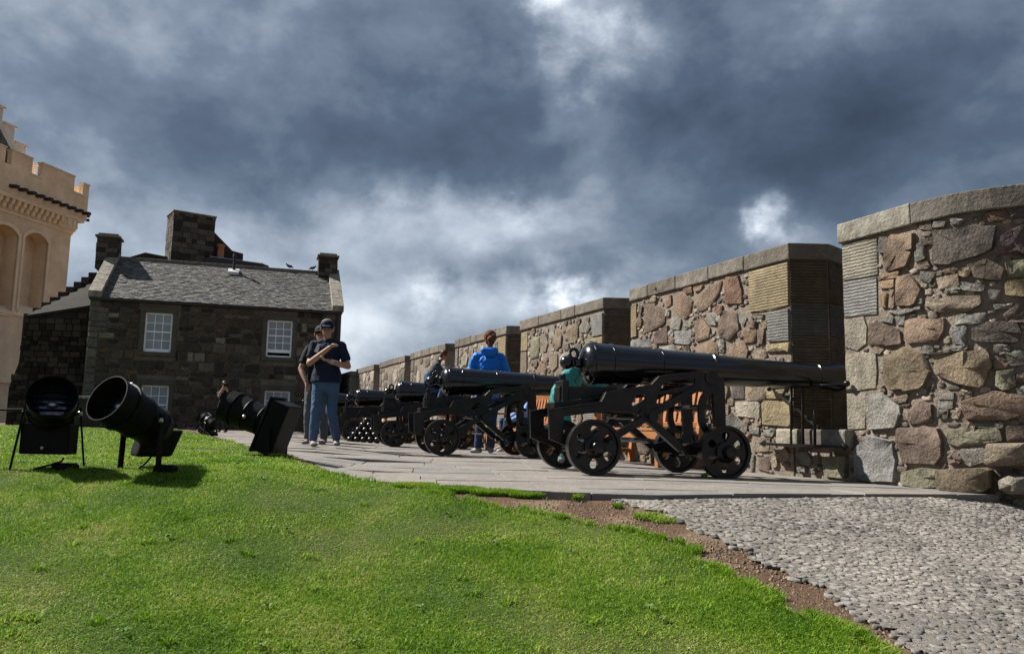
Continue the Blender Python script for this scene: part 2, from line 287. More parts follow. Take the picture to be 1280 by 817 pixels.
STONES_NEAR='''Q bg -0.01,1.939 0.37,1.898 0.36,1.605 -0.023,1.624
Q lb -0.023,1.615 0.354,1.596 0.34,1.305 -0.035,1.315
q lt -0.031,1.301 0.207,1.301 0.236,1.215 0.225,1.079 0.129,1.036 -0.006,1.073 -0.041,1.067
q lt -0.033,1.019 0.209,1.013 0.315,0.998 0.324,0.861 0.307,0.731 0.15,0.719 -0.015,0.712 -0.034,0.826
q lt -0.044,0.699 0.206,0.691 0.199,0.551 0.182,0.419 -0.051,0.412
s dg 0.397,1.896 0.471,1.883 0.441,1.772 0.384,1.792
s br 0.484,1.888 0.71,1.862 0.708,1.744 0.635,1.627 0.459,1.625 0.444,1.695
s dk 0.868,1.859 1.081,1.835 1.277,1.812 1.239,1.674 1.165,1.626 0.985,1.588 0.851,1.615 0.874,1.746
s db 0.742,1.926 0.847,1.931 0.839,1.865 0.757,1.89
s lg 0.87,1.912 0.958,1.901 0.939,1.864 0.869,1.875
s g 0.996,1.917 1.081,1.894 1.052,1.864 1.002,1.873
s g 1.127,1.909 1.195,1.907 1.176,1.87 1.13,1.877
s rd 1.21,1.908 1.318,1.927 1.318,1.859 1.238,1.853
s dg 1.349,1.935 1.453,1.942 1.449,1.863 1.351,1.877
s pu 1.274,1.728 1.362,1.779 1.447,1.822 1.435,1.586 1.382,1.637 1.262,1.614
s db 1.085,1.564 1.2,1.592 1.286,1.519 1.276,1.44 1.121,1.478
s tn 0.873,1.492 1.023,1.514 1.022,1.428 0.885,1.415
s lg 1.028,1.452 1.179,1.413 1.164,1.375 1.05,1.391
s g 0.752,1.563 0.861,1.546 0.82,1.472 0.753,1.51
s br 0.557,1.555 0.667,1.561 0.742,1.448 0.687,1.33 0.537,1.35
s or 0.413,1.604 0.571,1.602 0.549,1.555 0.411,1.571
s or 0.383,1.55 0.518,1.548 0.506,1.493 0.387,1.5
s or 0.389,1.456 0.447,1.447 0.436,1.347 0.389,1.36
s br 0.474,1.468 0.518,1.462 0.504,1.336 0.464,1.341
s g 0.696,1.419 0.757,1.426 0.748,1.338 0.692,1.345
s tn 0.785,1.343 0.973,1.346 1.152,1.34 1.149,1.291 1.054,1.241 0.874,1.252 0.791,1.306
s ol 1.318,1.558 1.434,1.568 1.428,1.45 1.32,1.456
s yl 1.307,1.424 1.428,1.436 1.422,1.315 1.308,1.333
s g 1.208,1.372 1.272,1.36 1.257,1.3 1.205,1.304
s lg 1.236,1.273 1.337,1.274 1.313,1.237 1.24,1.241
s db 1.289,1.206 1.421,1.308 1.413,1.143 1.311,1.148
s rb 0.264,1.229 0.395,1.228 0.559,1.147 0.56,1.053 0.428,1.053 0.265,1.062
s br 0.619,1.219 0.775,1.208 0.908,1.196 0.905,1.129 0.845,1.037 0.611,1.057
s lb 0.974,1.135 1.053,1.129 1.044,1.014 0.968,1.027
s dk 1.094,1.114 1.182,1.147 1.345,1.138 1.376,1.069 1.358,1.007 1.095,1.034
s lg 1.016,1.223 1.176,1.218 1.16,1.15 0.982,1.156
s g 0.454,1.308 0.744,1.313 0.743,1.291 0.582,1.27
s lg 0.401,1.269 0.494,1.258 0.482,1.216 0.4,1.234
s lg 0.523,1.263 0.603,1.261 0.59,1.196 0.53,1.203
s g 0.936,0.998 1.054,0.999 1.015,0.962 0.935,0.967
s g 0.712,1.757 0.782,1.789 0.793,1.668 0.716,1.652
s lg 0.223,0.677 0.391,0.677 0.528,0.581 0.526,0.531 0.501,0.434 0.231,0.422
s ob 0.409,0.956 0.594,1.01 0.724,0.95 0.787,0.836 0.748,0.727 0.58,0.713 0.439,0.711 0.402,0.805
s tb 0.85,0.91 1.051,0.958 1.171,0.953 1.186,0.835 1.133,0.716 0.985,0.744 0.845,0.804
s rb 0.608,0.56 0.703,0.621 0.79,0.593 0.787,0.477 0.611,0.46
s br 1.01,0.603 1.174,0.67 1.393,0.653 1.387,0.546 1.273,0.488 1.036,0.501 1.01,0.544
s g 0.844,0.668 0.951,0.675 0.941,0.632 0.842,0.634
s g 0.841,0.615 0.944,0.62 0.938,0.57 0.839,0.571
s dg 0.839,0.556 0.914,0.557 0.895,0.502 0.839,0.502
s ol 1.217,0.815 1.323,0.828 1.324,0.714 1.257,0.693 1.219,0.73
s g 1.275,0.936 1.374,0.963 1.404,0.869 1.304,0.856
s lg 1.334,0.7 1.397,0.729 1.393,0.653 1.339,0.661
s rb 0.51,0.418 0.703,0.439 0.834,0.428 0.862,0.324 0.857,0.233 0.806,0.176 0.556,0.164 0.495,0.314
s lb 0.1,0.265 0.228,0.356 0.454,0.327 0.459,0.213 0.45,0.019 0.274,0.015 0.083,0.019
s rb 0.069,0.353 0.14,0.328 0.114,0.255 0.065,0.254
s g -0.007,0.217 0.077,0.212 0.064,0.183 -0.004,0.182
s ol 0.519,0.098 0.688,0.138 0.82,0.131 0.842,0.089 0.84,0.03 0.681,0.012 0.521,0.023
s db 0.474,0.143 0.567,0.143 0.529,0.105 0.473,0.115
P ob 0.876,0.15 1.166,0.172 1.165,0.037 1.129,0.007 0.885,0.011
s g 0.981,0.278 1.131,0.326 1.131,0.211 1.043,0.18 0.982,0.208
P tn 1.147,0.329 1.377,0.342 1.37,0.192 1.147,0.182
s ol 0.905,0.413 1.226,0.43 1.222,0.352 1.131,0.332 0.963,0.307 0.901,0.325
s rb 1.265,0.44 1.383,0.454 1.378,0.353 1.266,0.35
P lt 1.215,0.096 1.255,0.128 1.367,0.133 1.361,0.013 1.262,0.007 1.213,0.04
s tn 0.899,-0.031 1.141,-0.027 1.255,-0.037 1.252,-0.096 1.138,-0.084
s tn 1.273,-0.036 1.359,-0.016 1.354,-0.119 1.282,-0.102
s g 1.086,0.465 1.241,0.474 1.233,0.436 1.085,0.44
s g 0.892,0.471 0.988,0.464 0.967,0.442 0.89,0.446
s tn 0.46,0.656 0.604,0.672 0.575,0.617 0.476,0.61
s dg 0.791,0.784 0.82,0.766 0.815,0.717 0.788,0.722
s g 0.765,0.956 0.896,0.971 1.052,0.999 1.051,0.972 0.865,0.948
s rd 0.904,0.723 1.009,0.728 1,0.695 0.911,0.698
s g 1.172,0.009 1.212,0.031 1.21,-0.02 1.17,-0.028'''
STONES_SECOND='''Q yl 0.399,1.918 -0.108,1.901 -0.095,1.503 0.073,1.487 0.382,1.503
Q lb 0.132,1.483 -0.095,1.476 -0.085,1.188 0.14,1.205
s yl 0.153,1.182 -0.085,1.174 -0.082,1.076 0.156,1.111
s rd 0.741,1.889 0.551,1.885 0.498,1.761 0.487,1.608 0.764,1.636
s br 1.218,1.788 0.997,1.869 0.817,1.878 0.85,1.758 1.001,1.648 1.188,1.624 1.253,1.678
s br 1.667,1.853 1.533,1.875 1.316,1.746 1.369,1.612 1.466,1.578 1.668,1.674
s rb 2.272,1.808 2.138,1.812 1.835,1.691 1.855,1.567 2.212,1.502 2.293,1.594
s br 1.895,1.843 1.722,1.861 1.722,1.765 1.82,1.74
s rd 1.473,1.907 1.324,1.904 1.332,1.833 1.456,1.857
s lg 1.043,1.568 0.915,1.534 0.917,1.446 1.029,1.468
s br 1.273,1.477 1.163,1.554 1.011,1.414 1.044,1.325 1.259,1.306
s rb 0.842,1.506 0.727,1.567 0.575,1.511 0.55,1.347 0.699,1.261 0.831,1.314 0.872,1.418
s or 0.469,1.344 0.296,1.326 0.32,1.212 0.458,1.225
s rb 0.274,1.322 0.186,1.306 0.202,1.193 0.27,1.208
s lg 1.709,1.608 1.526,1.566 1.573,1.467 1.728,1.494
s g 1.477,1.55 1.343,1.535 1.371,1.466 1.478,1.488
s lb 1.656,1.457 1.354,1.436 1.373,1.287 1.675,1.323
s rb 2.072,1.447 1.78,1.55 1.782,1.333 2.052,1.357
Q yl 2.592,1.861 2.457,1.877 2.457,1.482 2.59,1.461
s g 0.549,1.526 0.436,1.458 0.487,1.39 0.537,1.437
s rb 0.412,1.419 0.301,1.415 0.303,1.352 0.408,1.368
s g 0.329,1.472 0.194,1.464 0.208,1.429 0.316,1.442
s db 2.398,1.835 2.33,1.815 2.351,1.727 2.398,1.743
s rd 0.917,1.629 0.807,1.624 0.823,1.549 0.887,1.557
s br 1.284,1.888 1.131,1.884 1.181,1.84 1.268,1.843
s lb 2.59,1.441 2.147,1.421 2.148,1.318 2.59,1.355
s dk 0.667,0.842 0.493,0.825 0.496,0.696 0.67,0.7
s tn 0.463,0.824 0.164,0.831 0.169,0.659 0.454,0.675
s lt 0.624,0.651 0.289,0.654 0.279,0.5 0.602,0.521
s yl 1.02,0.576 0.914,0.596 0.916,0.501 1.021,0.502
s yl 0.435,0.839 -0.066,0.817 -0.037,0.667 0.439,0.678
s yl 0.241,0.658 -0.068,0.652 -0.054,0.436 0.234,0.434
s lt 0.564,0.638 0.278,0.642 0.281,0.503 0.567,0.521
s lt 0.022,0.411 -0.251,0.407 -0.225,0.325 0.012,0.329
s g 0.405,0.426 0.284,0.419 0.299,0.348 0.407,0.364
s lg 0.21,0.394 0.056,0.404 0.108,0.343 0.211,0.341
s tn 0.381,0.323 0.133,0.328 0.162,0.208 0.358,0.193
s db 0.281,0.138 0.138,0.152 0.155,0.025 0.31,0.042
s ol 0.115,0.178 -0.239,0.192 -0.233,0.024 0.108,0.02
s g 0.412,0.15 0.357,0.152 0.373,0.021 0.416,0.019
s ol -0.524,0.188 -0.77,0.213 -0.762,0.027 -0.528,0.019
s g -0.788,0.228 -0.867,0.217 -0.856,0.193 -0.796,0.19
s br -0.86,0.333 -0.928,0.32 -0.906,0.253 -0.857,0.258'''

# ---------------------------------------------------------------- terrain
WALL_K = 1.13          # metres per unit of the wall's own (s, z, n) frame
WALL_U = Vector((-math.sin(R(22)), math.cos(R(22)), 0)); WALL_N = Vector((math.cos(R(22)), math.sin(R(22)), 0)); WALL_P = Vector((2.735, 8.136, -.049))
def vT(x, y):
    """paved level: falls slightly towards the wall, rises a little on the grass side"""
    nd = (x - 2.735) * .9272 + (y - 8.136) * .3746
    f = np.clip(1 + nd / 2.6, 0, 1.15); r = np.clip(((-.8 - .19 * (y - 5) - .06 * np.maximum(0, y - 12)) - x) / .9, 0, 1)
    return -.049 * f + .08 * r * r * (3 - 2 * r)
def terr(x, y): return float(vT(np.float64(x), np.float64(y)))
def vGZ(x, y):
    e = 5.0 + .40 * np.maximum(0, x - .9) - y
    z = vT(x, y) - .17 * .5 * (e + np.sqrt(e * e + .09)) + .012
    return z - .15 * .5 * ((x - 3.1) + np.sqrt((x - 3.1) ** 2 + .02)) * np.clip((6.3 - y) / .5, 0, 1) * np.where(x < 5, 1, .6)
def GZ(x, y): return float(vGZ(np.float64(x), np.float64(y)))
# terrace outline (a convex run of edge lines, interior on the right/far side)
TE = [(3.7, 6.094), (3.19, 5.86), (2.06, 5.34), (.87, 4.80), (.37, 4.83), (-.45, 5.12), (-1.06, 5.50), (-1.62, 6.35), (-2.25, 7.6), (-3.75, 11.1), (-6.6, 17.0), (-11.2, 26.6)]
def in_terrace(x, y, m=0.):
    if (x - 2.735) * WALL_N.x + (y - 8.136) * WALL_N.y > 1.0: return False
    for (ax, ay), (bx, by) in zip(TE, TE[1:]):
        nx, ny = (ay - by), (bx - ax); L = math.hypot(nx, ny)
        if ((x - ax) * nx + (y - ay) * ny) / L > -m: return False
    return True
def clip(poly, ax, ay, nx, ny):
    out = []
    for i in range(len(poly)):
        p, q = poly[i], poly[(i + 1) % len(poly)]
        dp = (p[0] - ax) * nx + (p[1] - ay) * ny; dq = (q[0] - ax) * nx + (q[1] - ay) * ny
        if dp <= 0: out.append(p)
        if (dp < 0 < dq) or (dq < 0 < dp): t = dp / (dp - dq); out.append((p[0] + (q[0] - p[0]) * t, p[1] + (q[1] - p[1]) * t))
    return out
def grid_sheet(name, xs, ys, zf, mat, keep=None, parent=None):
    nx, ny = len(xs), len(ys); XX, YY = np.meshgrid(xs, ys); ZZ = zf(XX, YY)
    V = np.stack([XX.ravel(), YY.ravel(), ZZ.ravel()], 1)
    i, j = np.meshgrid(np.arange(nx - 1), np.arange(ny - 1)); a = (j * nx + i).ravel()
    Fc = np.stack([a, a + 1, a + nx + 1, a + nx], 1)
    if keep is not None:
        cxm = V[Fc][:, :, 0].mean(1); cym = V[Fc][:, :, 1].mean(1); Fc = Fc[keep(cxm, cym)]
        used = np.unique(Fc); mp = np.zeros(len(V), int); mp[used] = np.arange(len(used)); V = V[used]; Fc = mp[Fc]
    me = bpy.data.meshes.new(name); me.from_pydata(V.tolist(), [], Fc.tolist()); me.materials.append(mat)
    me.polygons.foreach_set('use_smooth', [True] * len(me.polygons))
    return link(bpy.data.objects.new(name, me), parent)
GE = [(1.5, 2.0), (1.45, 2.5), (1.367, 2.859), (1.327, 3.071), (1.202, 3.175), (1.099, 3.382), (.978, 3.619), (.924, 3.94), (.716, 4.137), (.502, 4.246), (.227, 4.483), (-.047, 4.572), (-.24, 4.73), (-.50, 4.90),
      (-.70, 5.12), (-1.08, 5.46), (-1.66, 6.35), (-2.29, 7.6), (-3.79, 11.1), (-6.64, 17.0), (-11.2, 26.6), (-12, 28)]
gex = np.array([p[0] for p in GE]); gey = np.array([p[1] for p in GE])
def lawn_edge(y): return np.interp(y, gey, gex, left=1.6) - .07 * np.clip((4.9 - y) / .5, 0, 1)
CE = [(1.62, 0), (1.5, 2.0), (1.386, 2.859), (1.341, 3.101), (1.281, 3.377), (1.142, 3.718), (.962, 4.103), (.746, 4.55), (.6, 4.70), (.56, 4.85)]
cex = np.array([p[0] for p in CE]); cey = np.array([p[1] for p in CE])
def cob_edge(y): return np.interp(y, cey, cex) + .05 + .025 * np.sin(y * 13) + .02 * np.sin(y * 31)
xs = np.concatenate([[-3000, -900, -300, -120, -60, -40, -30], np.arange(-24, -8, 1.0), np.arange(-8, 6, .1), np.arange(6, 20, 1), [25, 40, 80, 200, 800, 3000]])
ys = np.concatenate([[-3000, -800, -200, -60, -20, -10, -5], np.arange(-2, 9, .1), np.arange(9, 34, .8), [40, 60, 100, 300, 1000, 3000]])
def ground_z(x, y):
    z = vGZ(np.clip(x, -40, 8), np.maximum(y, -3)) - .004
    z = z + .005 * np.sin(x * 7.1 + 1.3 * np.sin(y * 5)) * np.sin(y * 6.3) * np.exp(-((y - 4.2) / 1.6) ** 2) * (x > -2)
    te = np.vectorize(lambda a, b: in_terrace(a, b, .02))(x, y)
    far = (y > 40) | (np.abs(x) > 42)
    return np.where(te, z - .12, np.where(far, -.3, z))
ground = tag(grid_sheet('ground', xs, ys, ground_z, M['soil']), kind='structure')
strip = lambda x, y: (x < -2.45) & (np.abs(y - (8.15 + (x + 3) * .12)) < .13)
def keep_lawn(x, y): return (x < lawn_edge(y) - .02) & ~strip(x, y)
lx = np.concatenate([np.arange(-22, -6, .6), np.arange(-6, 1.7, .06)]); ly = np.concatenate([np.arange(0, 9.5, .06), np.arange(9.5, 27, .5)])
tag(grid_sheet('lawn', lx, ly, lambda x, y: vGZ(x, y) + .004, M['lawn'], keep_lawn), kind='structure')
kx = np.arange(-16, -2.3, .2)
kb = MB()
for a in np.arange(-15, -2.6, .8):
    b = min(a + .79, -2.45); f = lambda x, y, z: (x, y + (x + 3) * .12, z + terr(x, y))
    kb.box(a, b, 8.03, 8.27, -.1, .012, f)
tag(kb.build('kerb_strip', M['grout'], bevel=.01), kind='structure')

# ---------------------------------------------------------------- paving
terrace = tag(grid_sheet('terrace', np.arange(-12, 5, .15), np.arange(4.7, 29, .15), lambda x, y: vT(x, y) - .018, M['grout'], lambda x, y: np.vectorize(lambda a, b: in_terrace(a, b, .1))(x, y)), kind='structure')
A8 = R(6); ca, sa_ = math.cos(A8), math.sin(A8)
row = 4.2; count = 0; extra = MB()
slab_cols = [tuple(x * .66 for x in c) for c in [(.34, .31, .28), (.32, .30, .28), (.37, .33, .29), (.34, .31, .28), (.31, .295, .28), (.35, .32, .29), (.37, .33, .28)]]
while row < 29:
    h = random.uniform(.38, .62) if row < 9 else random.uniform(.5, .8)
    xx = -14 + random.uniform(0, .8)
    while xx < 7:
        w = random.uniform(.55, 1.15) if row < 9 else random.uniform(.8, 1.5); g = .003
        rect = [(xx + g, row + g), (xx + w - g, row + g), (xx + w - g, row + h - g), (xx + g, row + h - g)]
        rect = [(p * ca - q * sa_ + .5, p * sa_ + q * ca) for p, q in rect]
        xx += w
        for (ax, ay), (bx, by) in zip(TE, TE[1:]):
            nx, ny = (ay - by), (bx - ax)
            rect = clip(rect, ax, ay, nx, ny)
            if not rect: break
        if rect: rect = clip(rect, 2.735 + .1, 8.136, WALL_N.x, WALL_N.y)
        if rect and len(rect) >= 3:
            rect = [p for i, p in enumerate(rect) if math.dist(p, rect[i - 1]) > .01]
        if not rect or len(rect) < 3: continue
        cxm = sum(p[0] for p in rect) / len(rect); cym = sum(p[1] for p in rect) / len(rect)
        ar = abs(sum(rect[i][0] * rect[(i + 1) % len(rect)][1] - rect[(i + 1) % len(rect)][0] * rect[i][1] for i in range(len(rect)))) / 2
        if ar < .02: continue
        tz = random.uniform(-.003, .003); ins = .994
        n = len(rect)
        vs = [(p, q, -.09 + terr(p, q)) for p, q in rect] + [(p, q, -.005 + terr(p, q) + tz) for p, q in rect] + [(cxm + (p - cxm) * ins, cym + (q - cym) * ins, terr(p, q) + tz) for p, q in rect]
        fs = [(i, (i + 1) % n, n + (i + 1) % n, n + i) for i in range(n)] + [(n + i, n + (i + 1) % n, 2 * n + (i + 1) % n, 2 * n + i) for i in range(n)] + [tuple(range(2 * n, 3 * n))]
        if count < 290 and cym < 17:
            mk('paving_slab', vs, fs, M['slab'], terrace, col=random.choice(slab_cols)); count += 1
        else: extra.add(vs, fs)
    row += h
if extra.v:
    tag(extra.build('far_paving_slabs', M['slab'], terrace, col=(.24, .205, .18)), kind='stuff')

# ---------------------------------------------------------------- cobbled ramp
def keep_cob(x, y):
    fy = np.interp(x, [.3, .87, 2.06, 3.19, 4.5], [4.83, 4.80, 5.34, 5.86, 6.46])
    return (x > cob_edge(y) + .03) & (y < fy + .03)
cobble = tag(grid_sheet('cobbled_ramp', np.arange(.4, 6, .06), np.arange(-1.5, 6.6, .06), lambda x, y: vGZ(x, y) + .0065, M['cobblebed'], keep_cob), kind='structure')
PEB = []
y = 1.6
while y < 6.3:
    step = .030 if y > 2.4 else .05
    x = .4 + random.uniform(0, .05)
    while x < 5.6:
        w = random.uniform(.022, .062) if y > 2.4 else random.uniform(.04, .07)
        px_, py_ = x + w / 2, y + random.uniform(-.02, .02)
        x += w * random.uniform(.80, 1.25)
        if abs(px_) > .75 * py_ + .5: continue
        if px_ < cob_edge(py_) + random.uniform(-.02, .05): continue
        if py_ > np.interp(px_, [.3, .87, 2.06, 3.19, 4.5], [4.83, 4.80, 5.34, 5.86, 6.46]) - .02: continue
        if px_ > 3.5 and (px_ - 3.5) * .6 + (py_ - 5.9) > .25: continue
        PEB.append((px_, py_, w * random.uniform(.46, .62), step * random.uniform(.42, .72), random.uniform(-.7, .7) - .25, random.uniform(.002, .007)))
    y += step
def pebble_geo(px_, py_, a, b, rot, h):
    n = 7; ti = random.uniform(-.12, .12); z0 = GZ(px_, py_) + .004; vs = []; c, s = math.cos(rot), math.sin(rot)
    ir = [random.uniform(.68, 1.15) for _ in range(n)]
    for k, (rr, hh) in enumerate(((1., 0.), (.95, .75), (.72, 1.))):
        for i in range(n):
            t = 2 * math.pi * i / n; dx = a * rr * ir[i] * math.cos(t); dy = b * rr * ir[i] * math.sin(t)
            vs.append((px_ + dx * c - dy * s, py_ + dx * s + dy * c, z0 + h * hh - (.006 if k == 0 else 0) + (dx * s + dy * c) * .17 + (dx * ti + dy * ti) * (k > 0)))
    fs = [(k * n + i, k * n + (i + 1) % n, (k + 1) * n + (i + 1) % n, (k + 1) * n + i) for k in range(2) for i in range(n)] + [tuple(range(2 * n, 3 * n))]
    return vs, fs
vis = [p for p in PEB if abs(p[0]) < .64 * p[1] + .1 and p[1] > 2.6]
near = set(id(p) for p in sorted(vis, key=lambda p: p[1])[:295]); pebs = MB()
peb_cols = None
M['pebble1'] = material('single_pebble', rough=.7, objcol=True, n=(30, .2), fine=(90, .25), bump=.5, bdist=.004)
for p in PEB:
    vs, fs = pebble_geo(*p)
    if id(p) in near:
        k = random.uniform(.75, 1.5); tt = random.random() < .4
        mk('cobble', vs, fs, M['pebble1'], cobble, True, ((.18 if tt else .15) * k, (.16 if tt else .144) * k, (.132 if tt else .132) * k))
    else: pebs.add(vs, fs)
me = bpy.data.meshes.new('small_cobbles'); me.from_pydata(pebs.v, [], pebs.f); me.materials.append(M['pebble']); me.polygons.foreach_set('use_smooth', [True] * len(me.polygons))
tag(link(bpy.data.objects.new('small_cobbles', me), cobble), kind='stuff')

# ---------------------------------------------------------------- stone building
CC = dict(bg=(.33, .30, .24), lb=(.25, .245, .235), lt=(.32, .285, .225), dg=(.13, .12, .105), g=(.22, .205, .18), br=(.25, .18, .13), dk=(.14, .12, .105), db=(.16, .125, .10),
          lg=(.28, .265, .235), rd=(.24, .145, .105), pu=(.17, .125, .12), tn=(.29, .235, .175), ol=(.23, .215, .15), yl=(.33, .265, .16), rb=(.20, .148, .118), ob=(.23, .18, .12), tb=(.28, .22, .15), **{'or': (.29, .20, .13)})
def stone_geo(fr, pts, proud, rough=.5, n=10, square=False):
    cs = sum(p[0] for p in pts) / len(pts); cz = sum(p[1] for p in pts) / len(pts)
    if not square:      # cut the corners once
        q = []
        for i in range(len(pts)):
            a, b = pts[i], pts[(i + 1) % len(pts)]; t = .08
            q += [(a[0] + (b[0] - a[0]) * t, a[1] + (b[1] - a[1]) * t), (b[0] + (a[0] - b[0]) * t, b[1] + (a[1] - b[1]) * t)]
    else:
        q = []
        for i in range(len(pts)):
            a, b = pts[i], pts[(i + 1) % len(pts)]; q += [a, ((a[0] + b[0]) / 2, (a[1] + b[1]) / 2)]
    n = len(q); size = max(.03, math.sqrt(abs(sum(q[i][0] * q[(i + 1) % n][1] - q[(i + 1) % n][0] * q[i][1] for i in range(n))) / 2))
    j = size * .045 * (0.25 if square else 1)
    q = [(a + random.uniform(-j, j), b + random.uniform(-j, j)) for a, b in q]
    rings = ((1., .03), (.995, -proud * .5), (.962 if not square else .978, -proud * .95), (.55, -proud * 1.05))
    vs = []
    for k, (sc, nn) in enumerate(rings):
        for a, b in q:
            jj = 0 if k == 0 else random.uniform(-1, 1) * min(proud, .03) * (.15 if square else (.25, .25, .28, .35)[k]) * rough * 2
            vs.append(fr(cs + (a - cs) * sc, cz + (b - cz) * sc, nn + jj))
    vs.append(fr(cs, cz, -proud * random.uniform(.95, 1.15)))
    fs = [(k * n + i, k * n + (i + 1) % n, (k + 1) * n + (i + 1) % n, (k + 1) * n + i) for k in range(3) for i in range(n)] + [(3 * n + i, 3 * n + (i + 1) % n, 4 * n) for i in range(n)]
    A, B, C_ = (Vector(vs[i]) for i in fs[-1]); outd = Vector(fr(cs, cz, -1)) - Vector(fr(cs, cz, 0))
    if (B - A).cross(C_ - A).dot(outd) < 0: fs = [f[::-1] for f in fs]
    return vs, fs
def stone(fr, pts, col, proud, parent, mat='stone', square=False, name='stone', vary=.12):
    vs, fs = stone_geo(fr, pts, proud, square=square); k = random.uniform(1 - vary, 1 + vary) * (.9 if mat in ('stone', 'tooled') else 1)
    return mk(name, vs, fs, M[mat], parent, True, tuple(c * k for c in col), 52)
class Occ:
    def __init__(s, s0, s1, z0, z1, res=.0125):
        s.s0, s.s1, s.z0, s.z1, s.r = s0, s1, z0, z1, res; s.g = np.zeros((int((z1 - z0) / res) + 1, int((s1 - s0) / res) + 1), bool)
    def mask(s, pts):
        a = np.array(pts); i0 = max(0, int((a[:, 0].min() - s.s0) / s.r)); i1 = min(s.g.shape[1], int((a[:, 0].max() - s.s0) / s.r) + 2)
        j0 = max(0, int((a[:, 1].min() - s.z0) / s.r)); j1 = min(s.g.shape[0], int((a[:, 1].max() - s.z0) / s.r) + 2)
        if i1 <= i0 or j1 <= j0: return None
        xx, zz_ = np.meshgrid(s.s0 + (np.arange(i0, i1)) * s.r, s.z0 + (np.arange(j0, j1)) * s.r); ins = np.zeros(xx.shape, bool)
        n = len(pts)
        for k in range(n):
            (x1, y1), (x2, y2) = pts[k], pts[(k + 1) % n]
            c = ((y1 > zz_) != (y2 > zz_)); 
            with np.errstate(divide='ignore', invalid='ignore'): c &= xx < (x2 - x1) * (zz_ - y1) / (y2 - y1 + 1e-12) + x1
            ins ^= c
        return slice(j0, j1), slice(i0, i1), ins
    def mark(s, pts):
        r = s.mask(pts)
        if r: s.g[r[0], r[1]] |= r[2]
    def free(s, pts):
        a = np.array(pts)
        if a[:, 0].min() < s.s0 or a[:, 0].max() > s.s1 or a[:, 1].min() < s.z0 or a[:, 1].max() > s.z1: return False
        r = s.mask(pts); return r is not None and not (s.g[r[0], r[1]] & r[2]).any()
def grow(pts, g):
    cs = sum(p[0] for p in pts) / len(pts); cz = sum(p[1] for p in pts) / len(pts)
    return [(a + (a - cs) / max(.02, math.hypot(a - cs, b - cz)) * g, b + (b - cz) / max(.02, math.hypot(a - cs, b - cz)) * g) for a, b in pts]
def fill(occ, sizes, cols, gap=.010):
    out = []
    for w, h, tries in sizes:
        for _ in range(tries):
            ww, hh = w * random.uniform(.75, 1.3), h * random.uniform(.7, 1.3)
            cs, cz = random.uniform(occ.s0, occ.s1), random.uniform(occ.z0, occ.z1); k = random.choice((5, 6, 6, 7)); t0 = random.uniform(0, 6.28); p = []
            for i in range(k):
                t = t0 + 6.283 * i / k + random.uniform(-.2, .2); c, s_ = math.cos(t), math.sin(t); e = .72
                p.append((cs + ww / 2 * math.copysign(abs(c) ** e, c), cz + hh / 2 * math.copysign(abs(s_) ** e, s_)))
            if occ.free(grow(p, gap)): occ.mark(p); out.append((random.choice(cols), p))
    return out
def parse(t):
    for l in t.strip().split('\n'):
        w = l.split(); yield w[0], w[1], [tuple(map(float, q.split(','))) for q in w[2:]]

# ---------------------------------------------------------------- the parapet wall
def WF(s, z, n): p = WALL_P + (WALL_U * s + WALL_N * n) * WALL_K; return (p.x, p.y, z * WALL_K - .049)
PATH = [(3.069, 7.314), (3.366, 6.573), (3.543, 6.278), (3.729, 6.112), (3.934, 5.989), (4.407, 5.740), (5.424, 5.311)]
_acc = [0]
for a, b in zip(PATH, PATH[1:]): _acc.append(_acc[-1] + math.dist(a, b) / WALL_K)
def NF(t, z, n):
    """frame along the curving near stretch of wall: t runs towards the camera"""
    t2 = min(max(t, -.2), _acc[-1] - .001); i = max(0, min(len(PATH) - 2, next((k for k in range(len(_acc) - 1) if t2 < _acc[k + 1]), 0)))
    a, b = Vector(PATH[i]), Vector(PATH[i + 1]); d = (b - a).normalized(); p = a + d * (t2 - _acc[i]) * WALL_K
    def nrm(k): q = (Vector(PATH[k + 1]) - Vector(PATH[k])).normalized(); return Vector((-q.y, q.x))
    m_ = nrm(i); f = (t2 - _acc[i]) / (_acc[i + 1] - _acc[i])
    if f > .5 and i < len(PATH) - 2: m_ = m_.lerp(nrm(i + 1), (f - .5))
    elif f < .5 and i > 0: m_ = m_.lerp(nrm(i - 1), (.5 - f))
    p = p + m_.normalized() * n * WALL_K
    return (p.x, p.y, z * WALL_K - .049)
wall = thing('parapet_wall', 'long rubble stone parapet wall with embrasures stepping away behind the row of cannons', 'wall', WF(0, 0, 0))
def splay_frame(s0):
    L_ = math.hypot(.13, .32); ds, dn = -.13 / L_, .32 / L_          # along the reveal; its outward side faces -s
    return lambda t, z, n: WF(s0 + ds * t + dn * n, z, dn * t - ds * n)
MER = [(-.15, 2.59), (3.30, 6.04), (6.68, 9.42), (10.10, 12.85), (13.42, 16.15), (16.9, 19.4), (20.4, 22.8), (23.8, 26.4)]
TOP = 2.07; CAPH = .15; SILL = .41
allcols = ['br', 'rb', 'tn', 'g', 'br', 'tn', 'lg', 'db', 'or', 'ol', 'g', 'tb', 'ob', 'lt', 'dk']
def jitter_coping(fr, a, b, n0, n1, parent, col, ends=None):
    mb = MB(); k = 3
    ptsA = [(a, n0), (b, n0), (b, n1), (a, n1)] if ends is None else ends
    mb.prism(ptsA, TOP - CAPH + random.uniform(-.006, .006), TOP + random.uniform(-.008, .008), lambda p, q, t: fr(p, t, q))
    return mb.build('coping_stone', M['coping'], parent, bevel=.012, col=col)
capcols = [(.19, .165, .135), (.21, .19, .16), (.15, .13, .11), (.20, .17, .135), (.16, .145, .13)]
big_stones = 0
